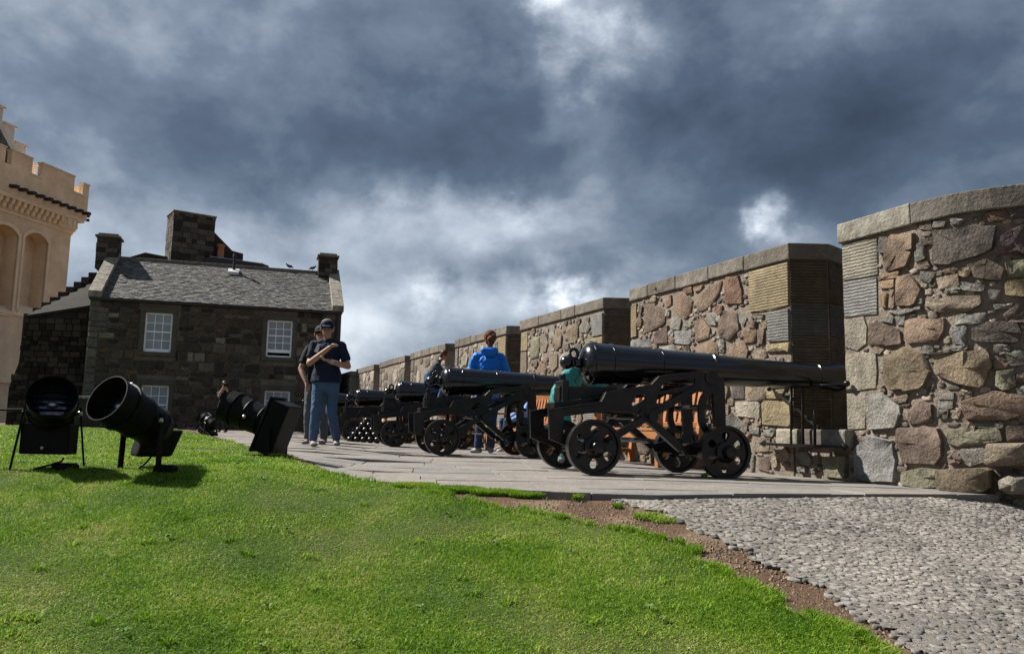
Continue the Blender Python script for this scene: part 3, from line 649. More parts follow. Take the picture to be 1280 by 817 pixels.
for k, (s0, s1) in enumerate(MER):
    core = MB()
    foot = [(s0, 0), (s1, 0), (s1 + .13, .32), (s1 + .02, .6), (s1 + .02, 1.25), (s0 - .02, 1.25), (s0 - .02, .6), (s0 - .13, .32)]
    core.prism(foot, -.3, TOP - CAPH, lambda p, q, t: WF(p, t, q))
    mer = core.build('merlon', M['mortar'], wall)
    # coping stones
    if k < 5:
        cuts = [s0]; 
        while cuts[-1] < s1 - .75: cuts.append(cuts[-1] + random.uniform(.4, .8))
        cuts.append(s1)
        if k == 0: cuts = [-.15, .45, 1.02, 1.62, 2.2, 2.59]
        for i, (a, b) in enumerate(zip(cuts, cuts[1:])):
            a2, b2 = a + .004, b - .004
            if i == 0:
                nn0 = -.028; ends = [(s0 - .03, nn0), (b2, nn0), (b2, 1.28), (s0 - .05, 1.28), (s0 - .05, .6), (s0 - .165, .32)]
            elif i == len(cuts) - 2: ends = [(a2, -.028), (s1 + .02, -.028), (s1 + .15, .32), (s1 + .04, .6), (s1 + .04, 1.28), (a2, 1.28)]
            else: ends = [(a2, -.028), (b2, -.028), (b2, 1.28), (a2, 1.28)]
            jitter_coping(WF, a, b, 0, 0, mer, random.choice(capcols), ends)
    else:
        cb = MB(); cb.prism([(s0 - .03, -.028), (s1 + .02, -.028), (s1 + .15, .32), (s1 + .04, 1.28), (s0 - .05, 1.28), (s0 - .165, .32)], TOP - CAPH, TOP, lambda p, q, t: WF(p, t, q))
        cb.build('coping', M['coping'], mer, bevel=.012, col=capcols[k % 5])
    occ = Occ(s0 + .0, s1, .0, TOP - CAPH - .012)
    lst = []
    if k == 0:
        for kd, c, p in parse(STONES_SECOND):
            if min(q[0] for q in p) < s0 + .03 and max(q[1] for q in p) < .45: continue
            p = [(s0 + .003 if a < s0 + .1 else min(a, s1 - .004), min(max(b, .015), TOP - CAPH - .02)) for a, b in p]
            occ.mark(p); lst.append((kd, c, p))
    else:
        # quoins up the near end, some at the far end
        z = .02; i = 0
        while z < 1.85:
            h = random.choice((.22, .3, .36)); h = min(h, TOP - CAPH - .012 - z)
            if h < .1: break
            w = random.uniform(.2, .5); p = [(s0 + .004, z), (s0 + w, z), (s0 + w, z + h - .014), (s0 + .004, z + h - .014)]
            occ.mark(p); lst.append(('Q', random.choice(['yl', 'lb', 'yl', 'tn', 'g']), p))
            w = random.uniform(.12, .3); p = [(s1 - w, z), (s1 - .004, z), (s1 - .004, z + h - .014), (s1 - w, z + h - .014)]
            occ.mark(p); lst.append(('Q', random.choice(['yl', 'g', 'tn']), p)); z += h
    if k < 3:
        sizes = [(.36, .30, 150), (.26, .20, 260), (.17, .13, 500), (.10, .075, 700)] + ([(.06, .04, 900)] if k == 0 else [])
    else: sizes = [(.38, .30, 160), (.26, .2, 300), (.16, .12, 300)]
    sizes = sizes + [(.07, .045, 700)] * (k < 2)
    for c, p in fill(occ, sizes, allcols if k else ['br', 'rb', 'tn', 'g', 'lg', 'db', 'tn', 'tb'], .006 if k else .003): lst.append(('s', c, p))
    rest = MB()
    for kd, c, p in lst:
        xs_ = [q[0] for q in p]; area = (max(xs_) - min(xs_)) * (max(q[1] for q in p) - min(q[1] for q in p))
        lim = (.004, .012, .03)[k] if k < 3 else 9
        if area > lim: stone(WF, grow(p, .012) if k == 0 and kd == 's' and min(xs_) > s0 + .02 else p, CC[c], random.uniform(.012, .026), mer, 'tooled' if kd == 'Q' else 'stone', kd in 'Qq'); big_stones += 1
        else: rest.add(*stone_geo(WF, p, .010, square=kd == 'Q'))
    if rest.v:
        me = bpy.data.meshes.new('small_stones'); me.from_pydata([tuple(v) for v in rest.v], [], rest.f); me.materials.append(M.get('wallstuff') or M.setdefault('wallstuff', material('pinning_stones', (.235, .20, .165), .92, (3, .4), (60, .3), .9, .012, island=.5, spec=.25, lichen=.4)))
        me.polygons.foreach_set('use_smooth', [True] * len(me.polygons))
        tag(link(bpy.data.objects.new('small_stones', me), mer), kind='stuff')
    # tooled splay stones of the near reveal
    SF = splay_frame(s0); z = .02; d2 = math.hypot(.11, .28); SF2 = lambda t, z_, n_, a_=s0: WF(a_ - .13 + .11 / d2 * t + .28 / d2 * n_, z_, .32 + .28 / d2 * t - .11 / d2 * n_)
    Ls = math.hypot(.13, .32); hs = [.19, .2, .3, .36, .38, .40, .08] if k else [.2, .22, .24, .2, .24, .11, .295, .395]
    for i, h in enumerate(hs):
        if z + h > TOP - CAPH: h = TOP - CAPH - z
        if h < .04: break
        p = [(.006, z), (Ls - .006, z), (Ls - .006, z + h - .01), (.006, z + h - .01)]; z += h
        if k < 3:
            c_ = tuple(x * .42 for x in CC[['g', 'ol', 'yl', 'yl', 'tn', 'tn', 'lb', 'ob'][i % 8]]); stone(SF, p, c_, .012, mer, 'tooled', True)  # shade of the reveal put into the stone colour
            stone(SF2, [(.006, p[0][1]), (.28, p[0][1]), (.28, p[2][1]), (.006, p[2][1])], tuple(x * .8 for x in c_), .012, mer, 'stone', True)  # inner reveal: colour darkened further for its shade
    # sill under the embrasure on the near side
    sb = MB(); e0 = s0 - .72
    if k < 7:
        sb.prism([(s0 - .0, .01), (s0 - .65 if k else -.80, .01), (s0 - .65 if k else -.80, 1.2), (s0, 1.2)], -.3, SILL - .16, lambda p, q, t: WF(p, t, q))
        sm = sb.build('sill_wall', M['mortar'], wall)
        ea = s0 - .65
        for a, b, pr, c in ((ea - .05, ea + .22, -.10, 'g'), (ea + .23, ea + .5, -.03, 'dk'), (ea + .51, ea + .78, -.08, 'lt')):
            q = MB(); q.prism([(a, pr), (b, pr), (b, .9), (a, .9)], SILL - .155, SILL, lambda p, q_, t: WF(p, t, q_)); q.build('sill_stone', M['coping'], sm, bevel=.02, col=CC[c])
        if k < 2:
            oc2 = Occ(ea, s0, .01, SILL - .17)
            if k == 0:
                for kd, c, p in parse(STONES_SECOND):
                    if max(q[0] for q in p) < -.45 and min(q[0] for q in p) > -.84:
                        p = [(a, min(b, SILL - .18)) for a, b in p]; oc2.mark(p); stone(WF, p, CC[c], .03, sm)
            for c, p in fill(oc2, [(.24, .16, 60), (.14, .1, 120), (.08, .05, 150)], ['g', 'ol', 'tn', 'db']): stone(WF, p, CC[c], .03, sm)

# near, curving stretch
core = MB(); cuts = [0, .15, .35, .55, .7, .85, 1.0, 1.15, 1.3, 1.6, 2.0, 2.4, 2.8]
vs = []
for t in cuts:
    for n_, z_ in ((0, -.9), (0, TOP - CAPH + .02), (.9, TOP - CAPH + .02), (.9, -.9)): vs.append(NF(t, z_, n_))
fs = [(4 * i + a, 4 * i + (a + 1) % 4, 4 * i + 4 + (a + 1) % 4, 4 * i + 4 + a) for i in range(len(cuts) - 1) for a in range(4)] + [(0, 1, 2, 3), tuple(4 * (len(cuts) - 1) + a for a in (3, 2, 1, 0))]
core.add(vs, fs); mer1 = core.build('merlon', M['mortar'], wall)
for a, b, c in ((-.02, .70, (.29, .27, .225)), (.705, 1.52, (.16, .145, .125)), (1.525, 2.6, (.22, .2, .18))):
    st = [a + (b - a) * i / 6 for i in range(7)]; vs = []
    tj = random.uniform(-.004, .004)
    for t in st:
        for n_, z_ in ((-.035, TOP - CAPH + .012), (-.035, TOP + .022 + tj), (.5, TOP + .022 + tj), (.5, TOP - CAPH + .012)): vs.append(NF(t, z_, n_))
    fs = [(4 * i + q, 4 * i + (q + 1) % 4, 4 * i + 4 + (q + 1) % 4, 4 * i + 4 + q) for i in range(6) for q in range(4)] + [(0, 1, 2, 3), (27, 26, 25, 24)]
    cp = MB(); cp.add(vs, fs); cp.build('coping_stone', M['coping'], mer1, bevel=.012, col=c)
occ = Occ(0.0, 2.4, -.75, TOP - CAPH); lst = []
for kd, c, p in parse(STONES_NEAR):
    p = [(max(a, .004), b) for a, b in p]; occ.mark(grow(p, .006)); lst.append((kd, c, p))
for c, p in fill(occ, [(.4, .24, 60), (.3, .2, 200), (.2, .13, 400), (.13, .09, 700), (.08, .055, 2500), (.055, .04, 2500)], ['br', 'tn', 'g', 'lg', 'db', 'g', 'tb', 'tn', 'rb'], .003): lst.append(('s', c, p))
rest = MB()
for kd, c, p in lst:
    xs_ = [q[0] for q in p]; w_, h_ = max(xs_) - min(xs_), max(q[1] for q in p) - min(q[1] for q in p)
    if w_ * h_ > .0035: stone(NF, grow(p, .010) if kd == 's' else p, CC[c], {'P': .17, 'Q': .012, 'q': .012}.get(kd, random.uniform(.012, .024) + min(.02, w_ * h_ * .25)), mer1, 'tooled' if kd == 'Q' else 'stone', kd in 'Qq', vary=.08)
    else: rest.add(*stone_geo(NF, p, .009))
me = bpy.data.meshes.new('small_stones'); me.from_pydata([tuple(v) for v in rest.v], [], rest.f); me.materials.append(M['wallstuff']); me.polygons.foreach_set('use_smooth', [True] * len(me.polygons))
tag(link(bpy.data.objects.new('small_stones', me), mer1), kind='stuff')
# weeds on the coping and at the foot
def tuft(name, label, loc, n, h, spread, mat_, lean=.5):
    mb = MB()
    for i in range(n):
        a = random.uniform(0, 6.28); r = random.uniform(0, spread); b = Vector((loc[0] + math.cos(a) * r * .4, loc[1] + math.sin(a) * r * .4, loc[2]))
        hh = h * random.uniform(.5, 1); d = Vector((math.cos(a), math.sin(a), 0)); w = random.uniform(.006, .012); sd = Vector((-d.y, d.x, 0)) * w
        m1_ = b + d * lean * hh * .5 + Vector((0, 0, hh * .6)); tp = b + d * lean * hh * 1.2 + Vector((0, 0, hh * random.uniform(.7, 1)))
        mb.add([b - sd * .4, b + sd * .4, m1_ + sd * 1.3, tp, m1_ - sd * 1.3], [(0, 1, 2, 4), (4, 2, 3)])
    o = mb.build(name, mat_); return tag(o, label, 'plant')
M['weed'] = material('weed_leaf', (.10, .19, .03), .7, (20, .3), (60, .2), .2)
tuft('weed', 'small green weed growing out of the coping of the tall parapet behind the nearest barrel', WF(2.0, TOP - .12, -.03), 12, .1, .05, M['weed'])
tuft('weed', 'small leafy weed beside the front wheel of the nearest cannon', (1.62, 6.75, -.01), 14, .06, .06, M['weed'])

# iron rail in the nearest embrasure
rail = thing('embrasure_rail', 'black iron rail with three uprights and a slanting brace across the nearest embrasure', 'railing', WF(-.4, .27, -.06))
q = MB(); q.tube(WF(.06, .765, -.07), WF(-.82, .775, -.05), .012); q.ball(WF(.06, .765, -.07), .028); q.ball(WF(-.84, .775, -.05), .030); q.build('top_rail', M['iron2'], rail, smooth=True)
q = MB(); q.prism([(.10, -.16), (-.85, -.16), (-.85, -.06), (.10, -.06)], .262, .283, lambda p, a, t: WF(p, t, a)); q.ball(WF(.10, .275, -.11), .03); q.ball(WF(-.85, .275, -.11), .03); q.build('bottom_rail', M['iron2'], rail)
for s_ in (-.22, -.36, -.5):
    q = MB(); q.bar(WF(s_, .28, -.08), WF(s_, .765, -.065), .022, .022); q.build('upright', M['iron2'], rail)
q = MB(); q.bar(WF(.02, .75, -.06), WF(-.48, .42, -.02), .04, .015); q.build('brace', M['iron2'], rail)

# ---------------------------------------------------------------- the dark stone house
HL = Vector((-14.4, 27, 0)); HV = Vector((8.05, 2.5, 0)).normalized(); HN = Vector((-HV.y, HV.x, 0))
def HF(s, z, n): p = HL + HV * s + HN * n; return (p.x, p.y, z)
house = thing('stone_house', 'dark two storey stone house with grey slate roof and white sash windows', 'house', HF(4.2, 0, 2))
EAVE = 4.5; HW = 8.43; RZ = 6.42; RD = 2.8
WIN = [(1.76, 2.64, 2.70, 4.07), (5.82, 6.70, 2.70, 4.04), (1.80, 2.68, .17, 1.55), (5.86, 6.74, .12, 1.49)]
mb = MB(); mb.prism([(0, -.3), (HW, -.3), (HW, EAVE), (0, EAVE)], .02, .4, HF_ := (lambda p, q, t: HF(p, q, t)), [[(a, c), (b, c), (b, d), (a, d)] for a, b, c, d in WIN])
front = mb.build('front_wall', M['darkmortar'], house)
mb = MB()
for s_ in (0, HW - .35):
    mb.prism([(0.4, -.3), (2 * RD, -.3), (2 * RD, EAVE), (RD, RZ - .05), (.4, EAVE + .15)], s_, s_ + .35, lambda p, q, t: HF(t, q, p))
mb.box(.35, HW - .35, 2 * RD - .4, 2 * RD, -.3, EAVE, lambda a, b, c: HF(a, c, b))
mb.build('side_wall', M['house_stuff'], house)
mb = MB(); mb.box(.3, HW - .3, .4, 2 * RD - .4, 2.2, 2.3, lambda a, b, c: HF(a, c, b)); mb.build('floor_inside', M['darkmortar'], house)
hcols = [(.10, .08, .062), (.075, .062, .052), (.13, .10, .075), (.055, .048, .042), (.11, .085, .06), (.15, .125, .095), (.085, .075, .06), (.12, .085, .06)]
surr = [(a - .17, b + .17, c - .16, d + .2) for a, b, c, d in WIN]
z = .02; nst = 0; rest = MB()
while z < EAVE - .05:
    h = min(random.choice((.17, .22, .27, .3, .34)), EAVE - .02 - z)
    if h < .08: break
    s_ = .0
    while s_ < HW - .02:
        w = random.uniform(.2, .55) if s_ > .01 else random.choice((.35, .6)); 
        if s_ + w > HW - .25: w = HW - s_
        a, b = s_ + .012, s_ + w - .012
        for x0, x1, z0, z1 in surr:
            if z + h > z0 and z < z1:
                if a < x1 and b > x0:
                    if a < x0 - .08: b = x0 - .01
                    elif b > x1 + .08 and a >= x0: a = x1 + .01
                    elif a >= x0 and b <= x1: a = b = 0
                    else: a = b = 0
        if b - a > .07:
            j = .018; t, u_ = z + .01, z + h - .012
            if random.random() < .22 and h > .2 and b - a > .25:
                mid = (t + u_) / 2; rects = [(a, b, t, mid - .01), (a, b, mid + .01, u_)]
            else: rects = [(a, b, t, u_)]
            for aa, bb, cc_, dd in rects:
                p = [(aa + random.uniform(0, j), cc_ + random.uniform(0, j)), ((aa + bb) / 2, cc_ + random.uniform(-.006, j)), (bb - random.uniform(0, j), cc_ + random.uniform(0, j)), (bb - random.uniform(0, j), dd - random.uniform(0, j)), ((aa + bb) / 2, dd - random.uniform(-.006, j)), (aa + random.uniform(0, j), dd - random.uniform(0, j))]
                c = random.choice(hcols); 
                if random.random() < .05: c = (.26, .23, .18)
                if s_ < .01: c = (.15, .14, .12)
                if nst < 295 and (bb - aa) * (dd - cc_) > .03:
                    stone(HF, p, c, random.uniform(.02, .05), front, 'house_stone', vary=.25); nst += 1
                else: rest.add(*stone_geo(HF, p, .03))
        s_ += w
    z += h
me = bpy.data.meshes.new('small_stones'); me.from_pydata([tuple(v) for v in rest.v], [], rest.f); me.materials.append(M['house_stuff'])
tag(link(bpy.data.objects.new('small_stones', me), front), kind='stuff')
dc = (.125, .115, .095)
def window(i, a, b, c, d, opened=False):
    # dressed stone surround
    for nm, x0, x1, z0, z1, pr in (('jamb', a - .15, a - .003, c, d, .0), ('jamb', b + .003, b + .15, c, d, .0), ('lintel', a - .15, b + .15, d + .003, d + .2, -.012), ('window_sill', a - .16, b + .16, c - .14, c - .003, -.075)):
        q = MB(); q.box(x0, x1, pr - .03, .2, z0, z1, lambda x, y, zz: HF(x, zz, y)); q.build(nm, M['dressed'], front, bevel=.01, col=dc)
    q = MB(); n0 = .09; fw = .055
    def bx(x0, x1, z0, z1, n1=n0, n2=n0 + .05): q.box(x0, x1, n1, n2, z0, z1, lambda x, y, zz: HF(x, zz, y))
    bx(a, a + fw, c, d); bx(b - fw, b, c, d); bx(a + fw, b - fw, d - fw, d); 
    lowz = c + (.17 if opened else 0)
    bx(a + fw, b - fw, c, c + .06, n0 - .03, n0 + .05)
    bx(a + fw, b - fw, lowz + (.0 if not opened else 0) + (.061 if not opened else 0), lowz + .11)
    wf = q.build('window', M['white'], house)
    x0, x1 = a + fw, b - fw; z0, z1 = lowz + .11, d - fw; mid = (z0 + z1) / 2
    q = MB()
    def bx2(x0, x1, z0, z1, n1, n2): q.box(x0, x1, n1, n2, z0, z1, lambda x, y, zz: HF(x, zz, y))
    bx2(x0, x1, mid - .022, mid + .022, n0 + .004, n0 + .046)
    cw = (x1 - x0) / 3; t = .011
    for k in (1, 2): bx2(x0 + cw * k - t, x0 + cw * k + t, z0, mid - .022, n0 + .012, n0 + .04); bx2(x0 + cw * k - t, x0 + cw * k + t, mid + .022, z1, n0 + .012, n0 + .04)
    for zz in ((z0 + mid) / 2, (z1 + mid) / 2):
        for k in range(3): bx2(x0 + cw * k + (t if k else 0), x0 + cw * (k + 1) - (t if k < 2 else 0), zz - t, zz + t, n0 + .012, n0 + .04)
    if opened:
        for zz in (z0 + .33, z1 - .5): bx2(x0, x1, zz - t, zz + t, n0 + .05, n0 + .07)
    q.build('glazing_bars', M['white'], wf)
    rows = [z0, (z0 + mid) / 2, mid, (z1 + mid) / 2, z1]
    for r_ in range(4):
        for k in range(3):
            tl = random.uniform(-.006, .006)
            mk('pane', [HF(x0 + cw * k, rows[r_], n0 + .025), HF(x0 + cw * (k + 1), rows[r_], n0 + .025 + tl), HF(x0 + cw * (k + 1), rows[r_ + 1], n0 + .028 + tl), HF(x0 + cw * k, rows[r_ + 1], n0 + .028)], [(0, 1, 2, 3)], M['pane'], wf)
for i, w in enumerate(WIN): window(i, *w, opened=(i == 1))
# eave board and gutter
q = MB(); q.box(-.02, HW + .02, -.16, .02, EAVE - .12, EAVE - .01, lambda x, y, zz: HF(x, zz, y)); q.build('eaves_gutter', M['spout'], house, bevel=.02)
q = MB(); q.tube(HF(HW - .13, -.2, -.09), HF(HW - .13, EAVE - .13, -.09), .06, n=10); q.build('drainpipe', M['spout'], house, smooth=False)
# slates in courses on both slopes
def slates(fr, length, slope_len, z_of, name, parent, cw=.15, ch=.115):
    q = MB(); rows = int(slope_len / ch)
    for r_ in range(rows):
        x = -cw * random.random()
        while x < length:
            w = cw * random.uniform(.7, 1.3); a = max(x, 0) + .003; b = min(x + w, length) - .003; x += w
            if b - a < .02: continue
            t0 = r_ * ch + random.uniform(-.012, .012); lift = random.uniform(.014, .034)
            p = [fr(a, t0, lift), fr(b, t0, lift), fr(b, t0 + ch * 1.25, .004), fr(a, t0 + ch * 1.25, .004), fr(a, t0, 0), fr(b, t0, 0)]
            q.add(p, [(0, 1, 2, 3), (4, 5, 1, 0)])
    me = bpy.data.meshes.new(name); me.from_pydata([tuple(v) for v in q.v], [], q.f); me.materials.append(M['slate'])
    return tag(link(bpy.data.objects.new(name, me), parent), kind='stuff')
sl = math.hypot(RD + .12, RZ - EAVE); uy, uz = (RD + .12) / sl, (RZ - EAVE) / sl
q = MB(); q.prism([(-.12, EAVE - .02), (RD, RZ - .02), (2 * RD + .12, EAVE - .02), (2 * RD + .12, EAVE - .1), (RD, RZ - .1), (-.12, EAVE - .1)], .33, HW - .33, lambda p, q_, t: HF(t, q_, p))
roof = q.build('roof', M['slate'], house)
slates(lambda a, t, l: HF(.33 + a, EAVE - .015 + t * uz + l * uy, -.12 + t * uy - l * uz), HW - .66, sl, None, 'slates', roof)
q = MB(); q.prism([(-.15, RZ - .10), (.15, RZ - .10), (.09, RZ + .05), (-.09, RZ + .05)], .3, HW - .3, lambda p, q_, t: HF(t, q_, RD + p)); q.build('ridge_stone', M['coping'], roof, col=(.17, .155, .13), bevel=.015)
# gable skews (raised coping stones)
for s_ in (-.06, HW - .36):
    for k in range(5):
        f0, f1 = k / 5 + .002, (k + 1) / 5 - .002
        P = []
        for f in (f0, f1):
            y_, z_ = -.16 + (RD + .16) * f, EAVE + .02 + (RZ - EAVE) * f
            for dz in (-.08, .17):
                for ds in (0, .42): P.append(HF(s_ + ds, z_ + dz, y_))
        q = MB(); q.hexa([P[0], P[1], P[5], P[4], P[2], P[3], P[7], P[6]]); q.build('skew_stone', M['coping'], roof, col=(.33, .30, .245), bevel=.015)
    q = MB(); q.prism([(RD, RZ), (2 * RD + .1, EAVE), (2 * RD + .1, EAVE + .2), (RD, RZ + .16)], s_, s_ + .42, lambda p, q_, t: HF(t, q_, p)); q.build('rear_skew', M['coping'], roof, col=(.3, .27, .22))
def block_stack(fr, x0, x1, y0, y1, z0, z1, parent, name, mat, cols, bh=.17, cap=True):
    """masonry shaft built of coursed blocks joined as one part"""
    core = MB(); f3 = lambda x, y, z_: fr(x, z_, y); core.box(x0 + .03, x1 - .03, y0 + .03, y1 - .03, z0, z1, f3)
    c = core.build(name, M['darkmortar'], parent); q = MB(); z_ = z0
    while z_ < z1 - .05:
        h = min(random.uniform(.75, 1.25) * bh, z1 - z_)
        for (ax, ay), (bx_, by) in (((x0, y0), (x1, y0)), ((x1, y0), (x1, y1)), ((x1, y1), (x0, y1)), ((x0, y1), (x0, y0))):
            L = math.hypot(bx_ - ax, by - ay); dx, dy = (bx_ - ax) / L, (by - ay) / L; t = 0
            while t < L - .01:
                w = min(random.uniform(.18, .42), L - t); w = L - t if L - t - w < .1 else w
                o_ = random.uniform(.0, .022); a, b = t + .006, t + w - .006; t += w
                pts = []
                for zz in (z_ + .006, z_ + h - .006):
                    for tt, nn in ((a, .06), (b, .06), (b, -o_), (a, -o_)): pts.append(fr(ax + dx * tt - dy * nn, zz, ay + dy * tt + dx * nn))
                q.hexa(pts)
        z_ += h
    me = bpy.data.meshes.new('chimney_stones'); me.from_pydata([tuple(v) for v in q.v], [], q.f); me.materials.append(M[mat])
    tag(link(bpy.data.objects.new('chimney_stones', me), c), kind='stuff')
    if cap:
        k = MB(); k.box(x0 - .07, x1 + .07, y0 - .07, y1 + .07, z1 + .002, z1 + .09, f3); k.box(x0 + .02, x1 - .02, y0 + .02, y1 - .02, z1 + .092, z1 + .17, f3); k.build('chimney_cap', M['coping'], c, col=(.2, .185, .155), bevel=.02)
    return c
block_stack(HF, -.40, .32, RD - .42, RD + .3, 5.9, 7.08, house, 'chimney', 'house_stuff', None)
block_stack(HF, 7.66, 8.38, RD - .42, RD + .3, 5.9, 7.0, house, 'chimney', 'house_stuff', None)
# soil vent pipe with white flashing
q = MB(); q.tube(HF(4.46, 6.1, RD - .45), HF(4.46, 6.72, RD - .45), .055, .05, 10); q.tube(HF(4.46, 6.70, RD - .45), HF(4.46, 6.84, RD - .45), .075, .06, 10); q.build('vent_pipe', M['spout'], roof)
q = MB(); q.box(4.26, 4.66, RD - .72, RD - .35, 6.08, 6.19, lambda x, y, zz: HF(x, zz + (y - RD + .5) * .5, y)); q.build('flashing', M['galv'], roof)

# rear building: great chimney, roof slope, slab, pot
def rot_frame(o, a):
    o = Vector(o); v_ = Vector((math.cos(a), math.sin(a), 0)); n_ = Vector((-v_.y, v_.x, 0))
    return lambda s, z, n: tuple(o + v_ * s + n_ * n + Vector((0, 0, z)))
RF = rot_frame((-14.76, 33.9, 0), R(36))
rear = thing('rear_building', 'dark building behind the house with a massive stone chimney and one clay pot', 'building', (-13, 36, 0))
bc = block_stack(RF, 0, 1.75, 0, 1.2, 5.4, 9.35, rear, 'great_chimney', 'house_stuff', None, .24, False)
q = MB(); q.box(-.05, 1.8, -.05, 1.25, 9.352, 9.44, lambda x, y, z_: RF(x, z_, y)); q.build('chimney_cap', M['coping'], bc, bevel=.03, col=(.22, .2, .16))
q = MB(); q.prism([(1.75, 5.4), (3.1, 5.4), (3.1, 7.95), (2.6, 8.02), (1.75, 8.75)], .1, .9, lambda p, z_, t: RF(p, z_, t)); q.build('sloping_shoulder', M['wing_stone'], rear)
q = MB(); q.prism([(-1.2, 5.0), (6.4, 5.0), (6.4, 7.0), (2.2, 7.2), (-.6, 7.55), (-1.2, 7.3)], 7.2, 9.5, lambda p, z_, t: HF(p + 1.2, z_, t)); q.build('rear_wall', M['wing_stone'], rear)
q = MB(); q.prism([(3.05, 7.18), (5.75, 7.12), (5.75, 7.30), (5.5, 7.38), (3.3, 7.52), (3.05, 7.42)], 6.85, 7.6, lambda p, z_, t: HF(p, z_, t)); q.build('flat_roof_edge', M['spout'], rear)
q = MB(); q.prism([(3.25, 7.50), (5.5, 7.385), (5.5, 7.42), (3.25, 7.56)], 6.95, 7.5, lambda p, z_, t: HF(p, z_, t)); q.build('roof_lead', M['galv'], rear)
q = MB(); q.lathe([(0, .15), (.55, .13), (.56, .17), (.66, .17), (.66, .1), (.3, .1)], HF(3.67, 7.5, 7.2), (0, 0, 1), 14, False); q.build('chimney_pot', M['terracotta'], rear, smooth=False)

# dark crow-stepped wing left of the house
wing = thing('crow_stepped_wing', 'low dark stone wing with crow stepped gable between ochre hall and stone house', 'building', (-16, 28.5, 0))
q = MB(); q.prism([(-17.35, -.3), (-14.42, -.3), (-14.42, 4.32), (-16.98, 3.86), (-17.1, 2.2), (-17.35, 1.4)], 27.75, 28.15, lambda p, z_, t: (p, t, z_)); wf_ = q.build('wing_wall', M['wing_stone'], wing)
q = MB(); z = 0.02
WFm = lambda s, z_, n: (s, 27.75 + n, z_)
while z < 4.2:
    h = random.uniform(.14, .26); x = -17.3
    while x < -14.5:
        w = random.uniform(.18, .42); lim = -17.33 + max(0, (z - 1.4)) * .13
        if x > lim and z + h < 3.84 + (x + 16.98) * .18:
            q.add(*stone_geo(WFm, [(x + .01, z + .01), (x + w - .01, z + .01), (x + w - .02, z + h - .01), (x + .015, z + h - .012)], random.uniform(.02, .05)))
        x += w
    z += h
me = bpy.data.meshes.new('wing_stones'); me.from_pydata([tuple(v) for v in q.v], [], q.f); me.materials.append(M['wing_stone']); tag(link(bpy.data.objects.new('wing_stones', me), wf_), kind='stuff')
q = MB(); q.add([(-16.95, 27.7, 3.9), (-14.3, 27.7, 4.38), (-14.9, 31.7, 6.4), (-16.6, 31.7, 6.05), (-16.95, 27.7, 3.8), (-14.3, 27.7, 4.28), (-14.9, 31.7, 6.3), (-16.6, 31.7, 5.95)], [(0, 1, 2, 3), (7, 6, 5, 4), (0, 4, 5, 1), (1, 5, 6, 2), (2, 6, 7, 3), (3, 7, 4, 0)]); q.build('wing_roof', M['wing_stone'], wing)
for k in range(9):
    y0, y1 = 27.8 + k * .42, 27.8 + (k + 1) * .42 - .01; zt = 3.98 + k * .265
    q = MB(); xo = -16.98 + k * .042
    q.box(xo - .14, xo + .16, y0, y1, -.3 if k == 0 else 3., zt); q.build('crow_step', M['wing_stone'], wing, bevel=.015)
# low wall in front of the wing
lw = thing('low_garden_wall', 'low grey rubble wall with pale coping at the foot of the stone house', 'wall', (-13.5, 25.2, .1))
q = MB(); q.box(-14.9, -12.6, 25.2, 25.55, -.2, .98); lc = q.build('wall_core', M['house_stuff'], lw)
q = MB(); q.box(-14.95, -12.55, 25.15, 25.6, .982, 1.07); q.build('coping', M['coping'], lw, col=(.3, .29, .27), bevel=.015)

# ---------------------------------------------------------------- ochre hall
PA = Vector((-31.3, 55, 0)); PV = Vector((-1.15, -6, 0)).normalized(); PN = Vector((PV.y, -PV.x, 0))   # PN points into the building
if PN.x > 0: PN = -PN
def PF(s, z, n): p = PA + PV * s + PN * n; return (p.x, p.y, z)
hall = thing('castle_hall', 'tall ochre limewashed great hall with corbelled parapet and crow stepped gable', 'castle', (-34, 52, 0))
def arch(a, b, zb, zt, rise=.5, n=11):
    pts = [(a, zb), (b, zb)]
    for i in range(n): t = i / (n - 1); x = b + (a - b) * t; pts.append((x, zt - rise + rise * (1 - abs(2 * t - 1) ** 2.2)))
    return pts
A1 = arch(1.72, 3.75, 7.25, 12.55); A2 = arch(4.25, 6.4, 7.0, 12.45)
q = MB(); q.prism([(-.3, -.5), (13, -.5), (13, 14.5), (-.3, 14.5)], 0, 1.1, lambda p, z_, t: PF(p, z_, t), [A1, A2]); hw = q.build('hall_wall', M['render'], hall)
q = MB(); q.box(1.2, 7.0, 1.101, 1.3, 6.5, 13.2, lambda x, y, z_: PF(x, z_, y)); q.build('recess_back', M['render'], hall)
q = MB(); q.box(-.3, 13, 1.3, 12, -.5, 14.4, lambda x, y, z_: PF(x, z_, y)); q.build('hall_body', M['render'], hall)
for ar in (A1, A2):       # moulded surrounds
    q = MB(); pts = [ar[1]] + ar[2:] + [ar[0]]
    cxm = (ar[0][0] + ar[1][0]) / 2
    outer = [(cxm + (a - cxm) * 1.0 + (.17 if a > cxm else -.17), b + (.17 if 0 < i < len(pts) - 1 else 0)) for i, (a, b) in enumerate(pts)]
    for (a, b), (c, d) in zip(zip(pts, pts[1:]), zip(outer, outer[1:])):
        P = [PF(*a, .1), PF(*b, .1), PF(*d, .1), PF(*c, .1), PF(*a, -.07), PF(*b, -.07), PF(*d, -.07), PF(*c, -.07)]; q.hexa(P)
    q.build('window_surround', M['renderdress'], hall)
    # sloping sill
    a, b, zb = ar[0][0], ar[1][0], ar[0][1]
    q = MB(); q.prism([(-.1, zb - .28), (.55, zb - .02), (.55, zb + .42), (-.02, zb - .05)], a, b, lambda p, z_, t: PF(t, z_, p)); q.build('sloping_sill', M['renderdress'], hall)
q = MB()
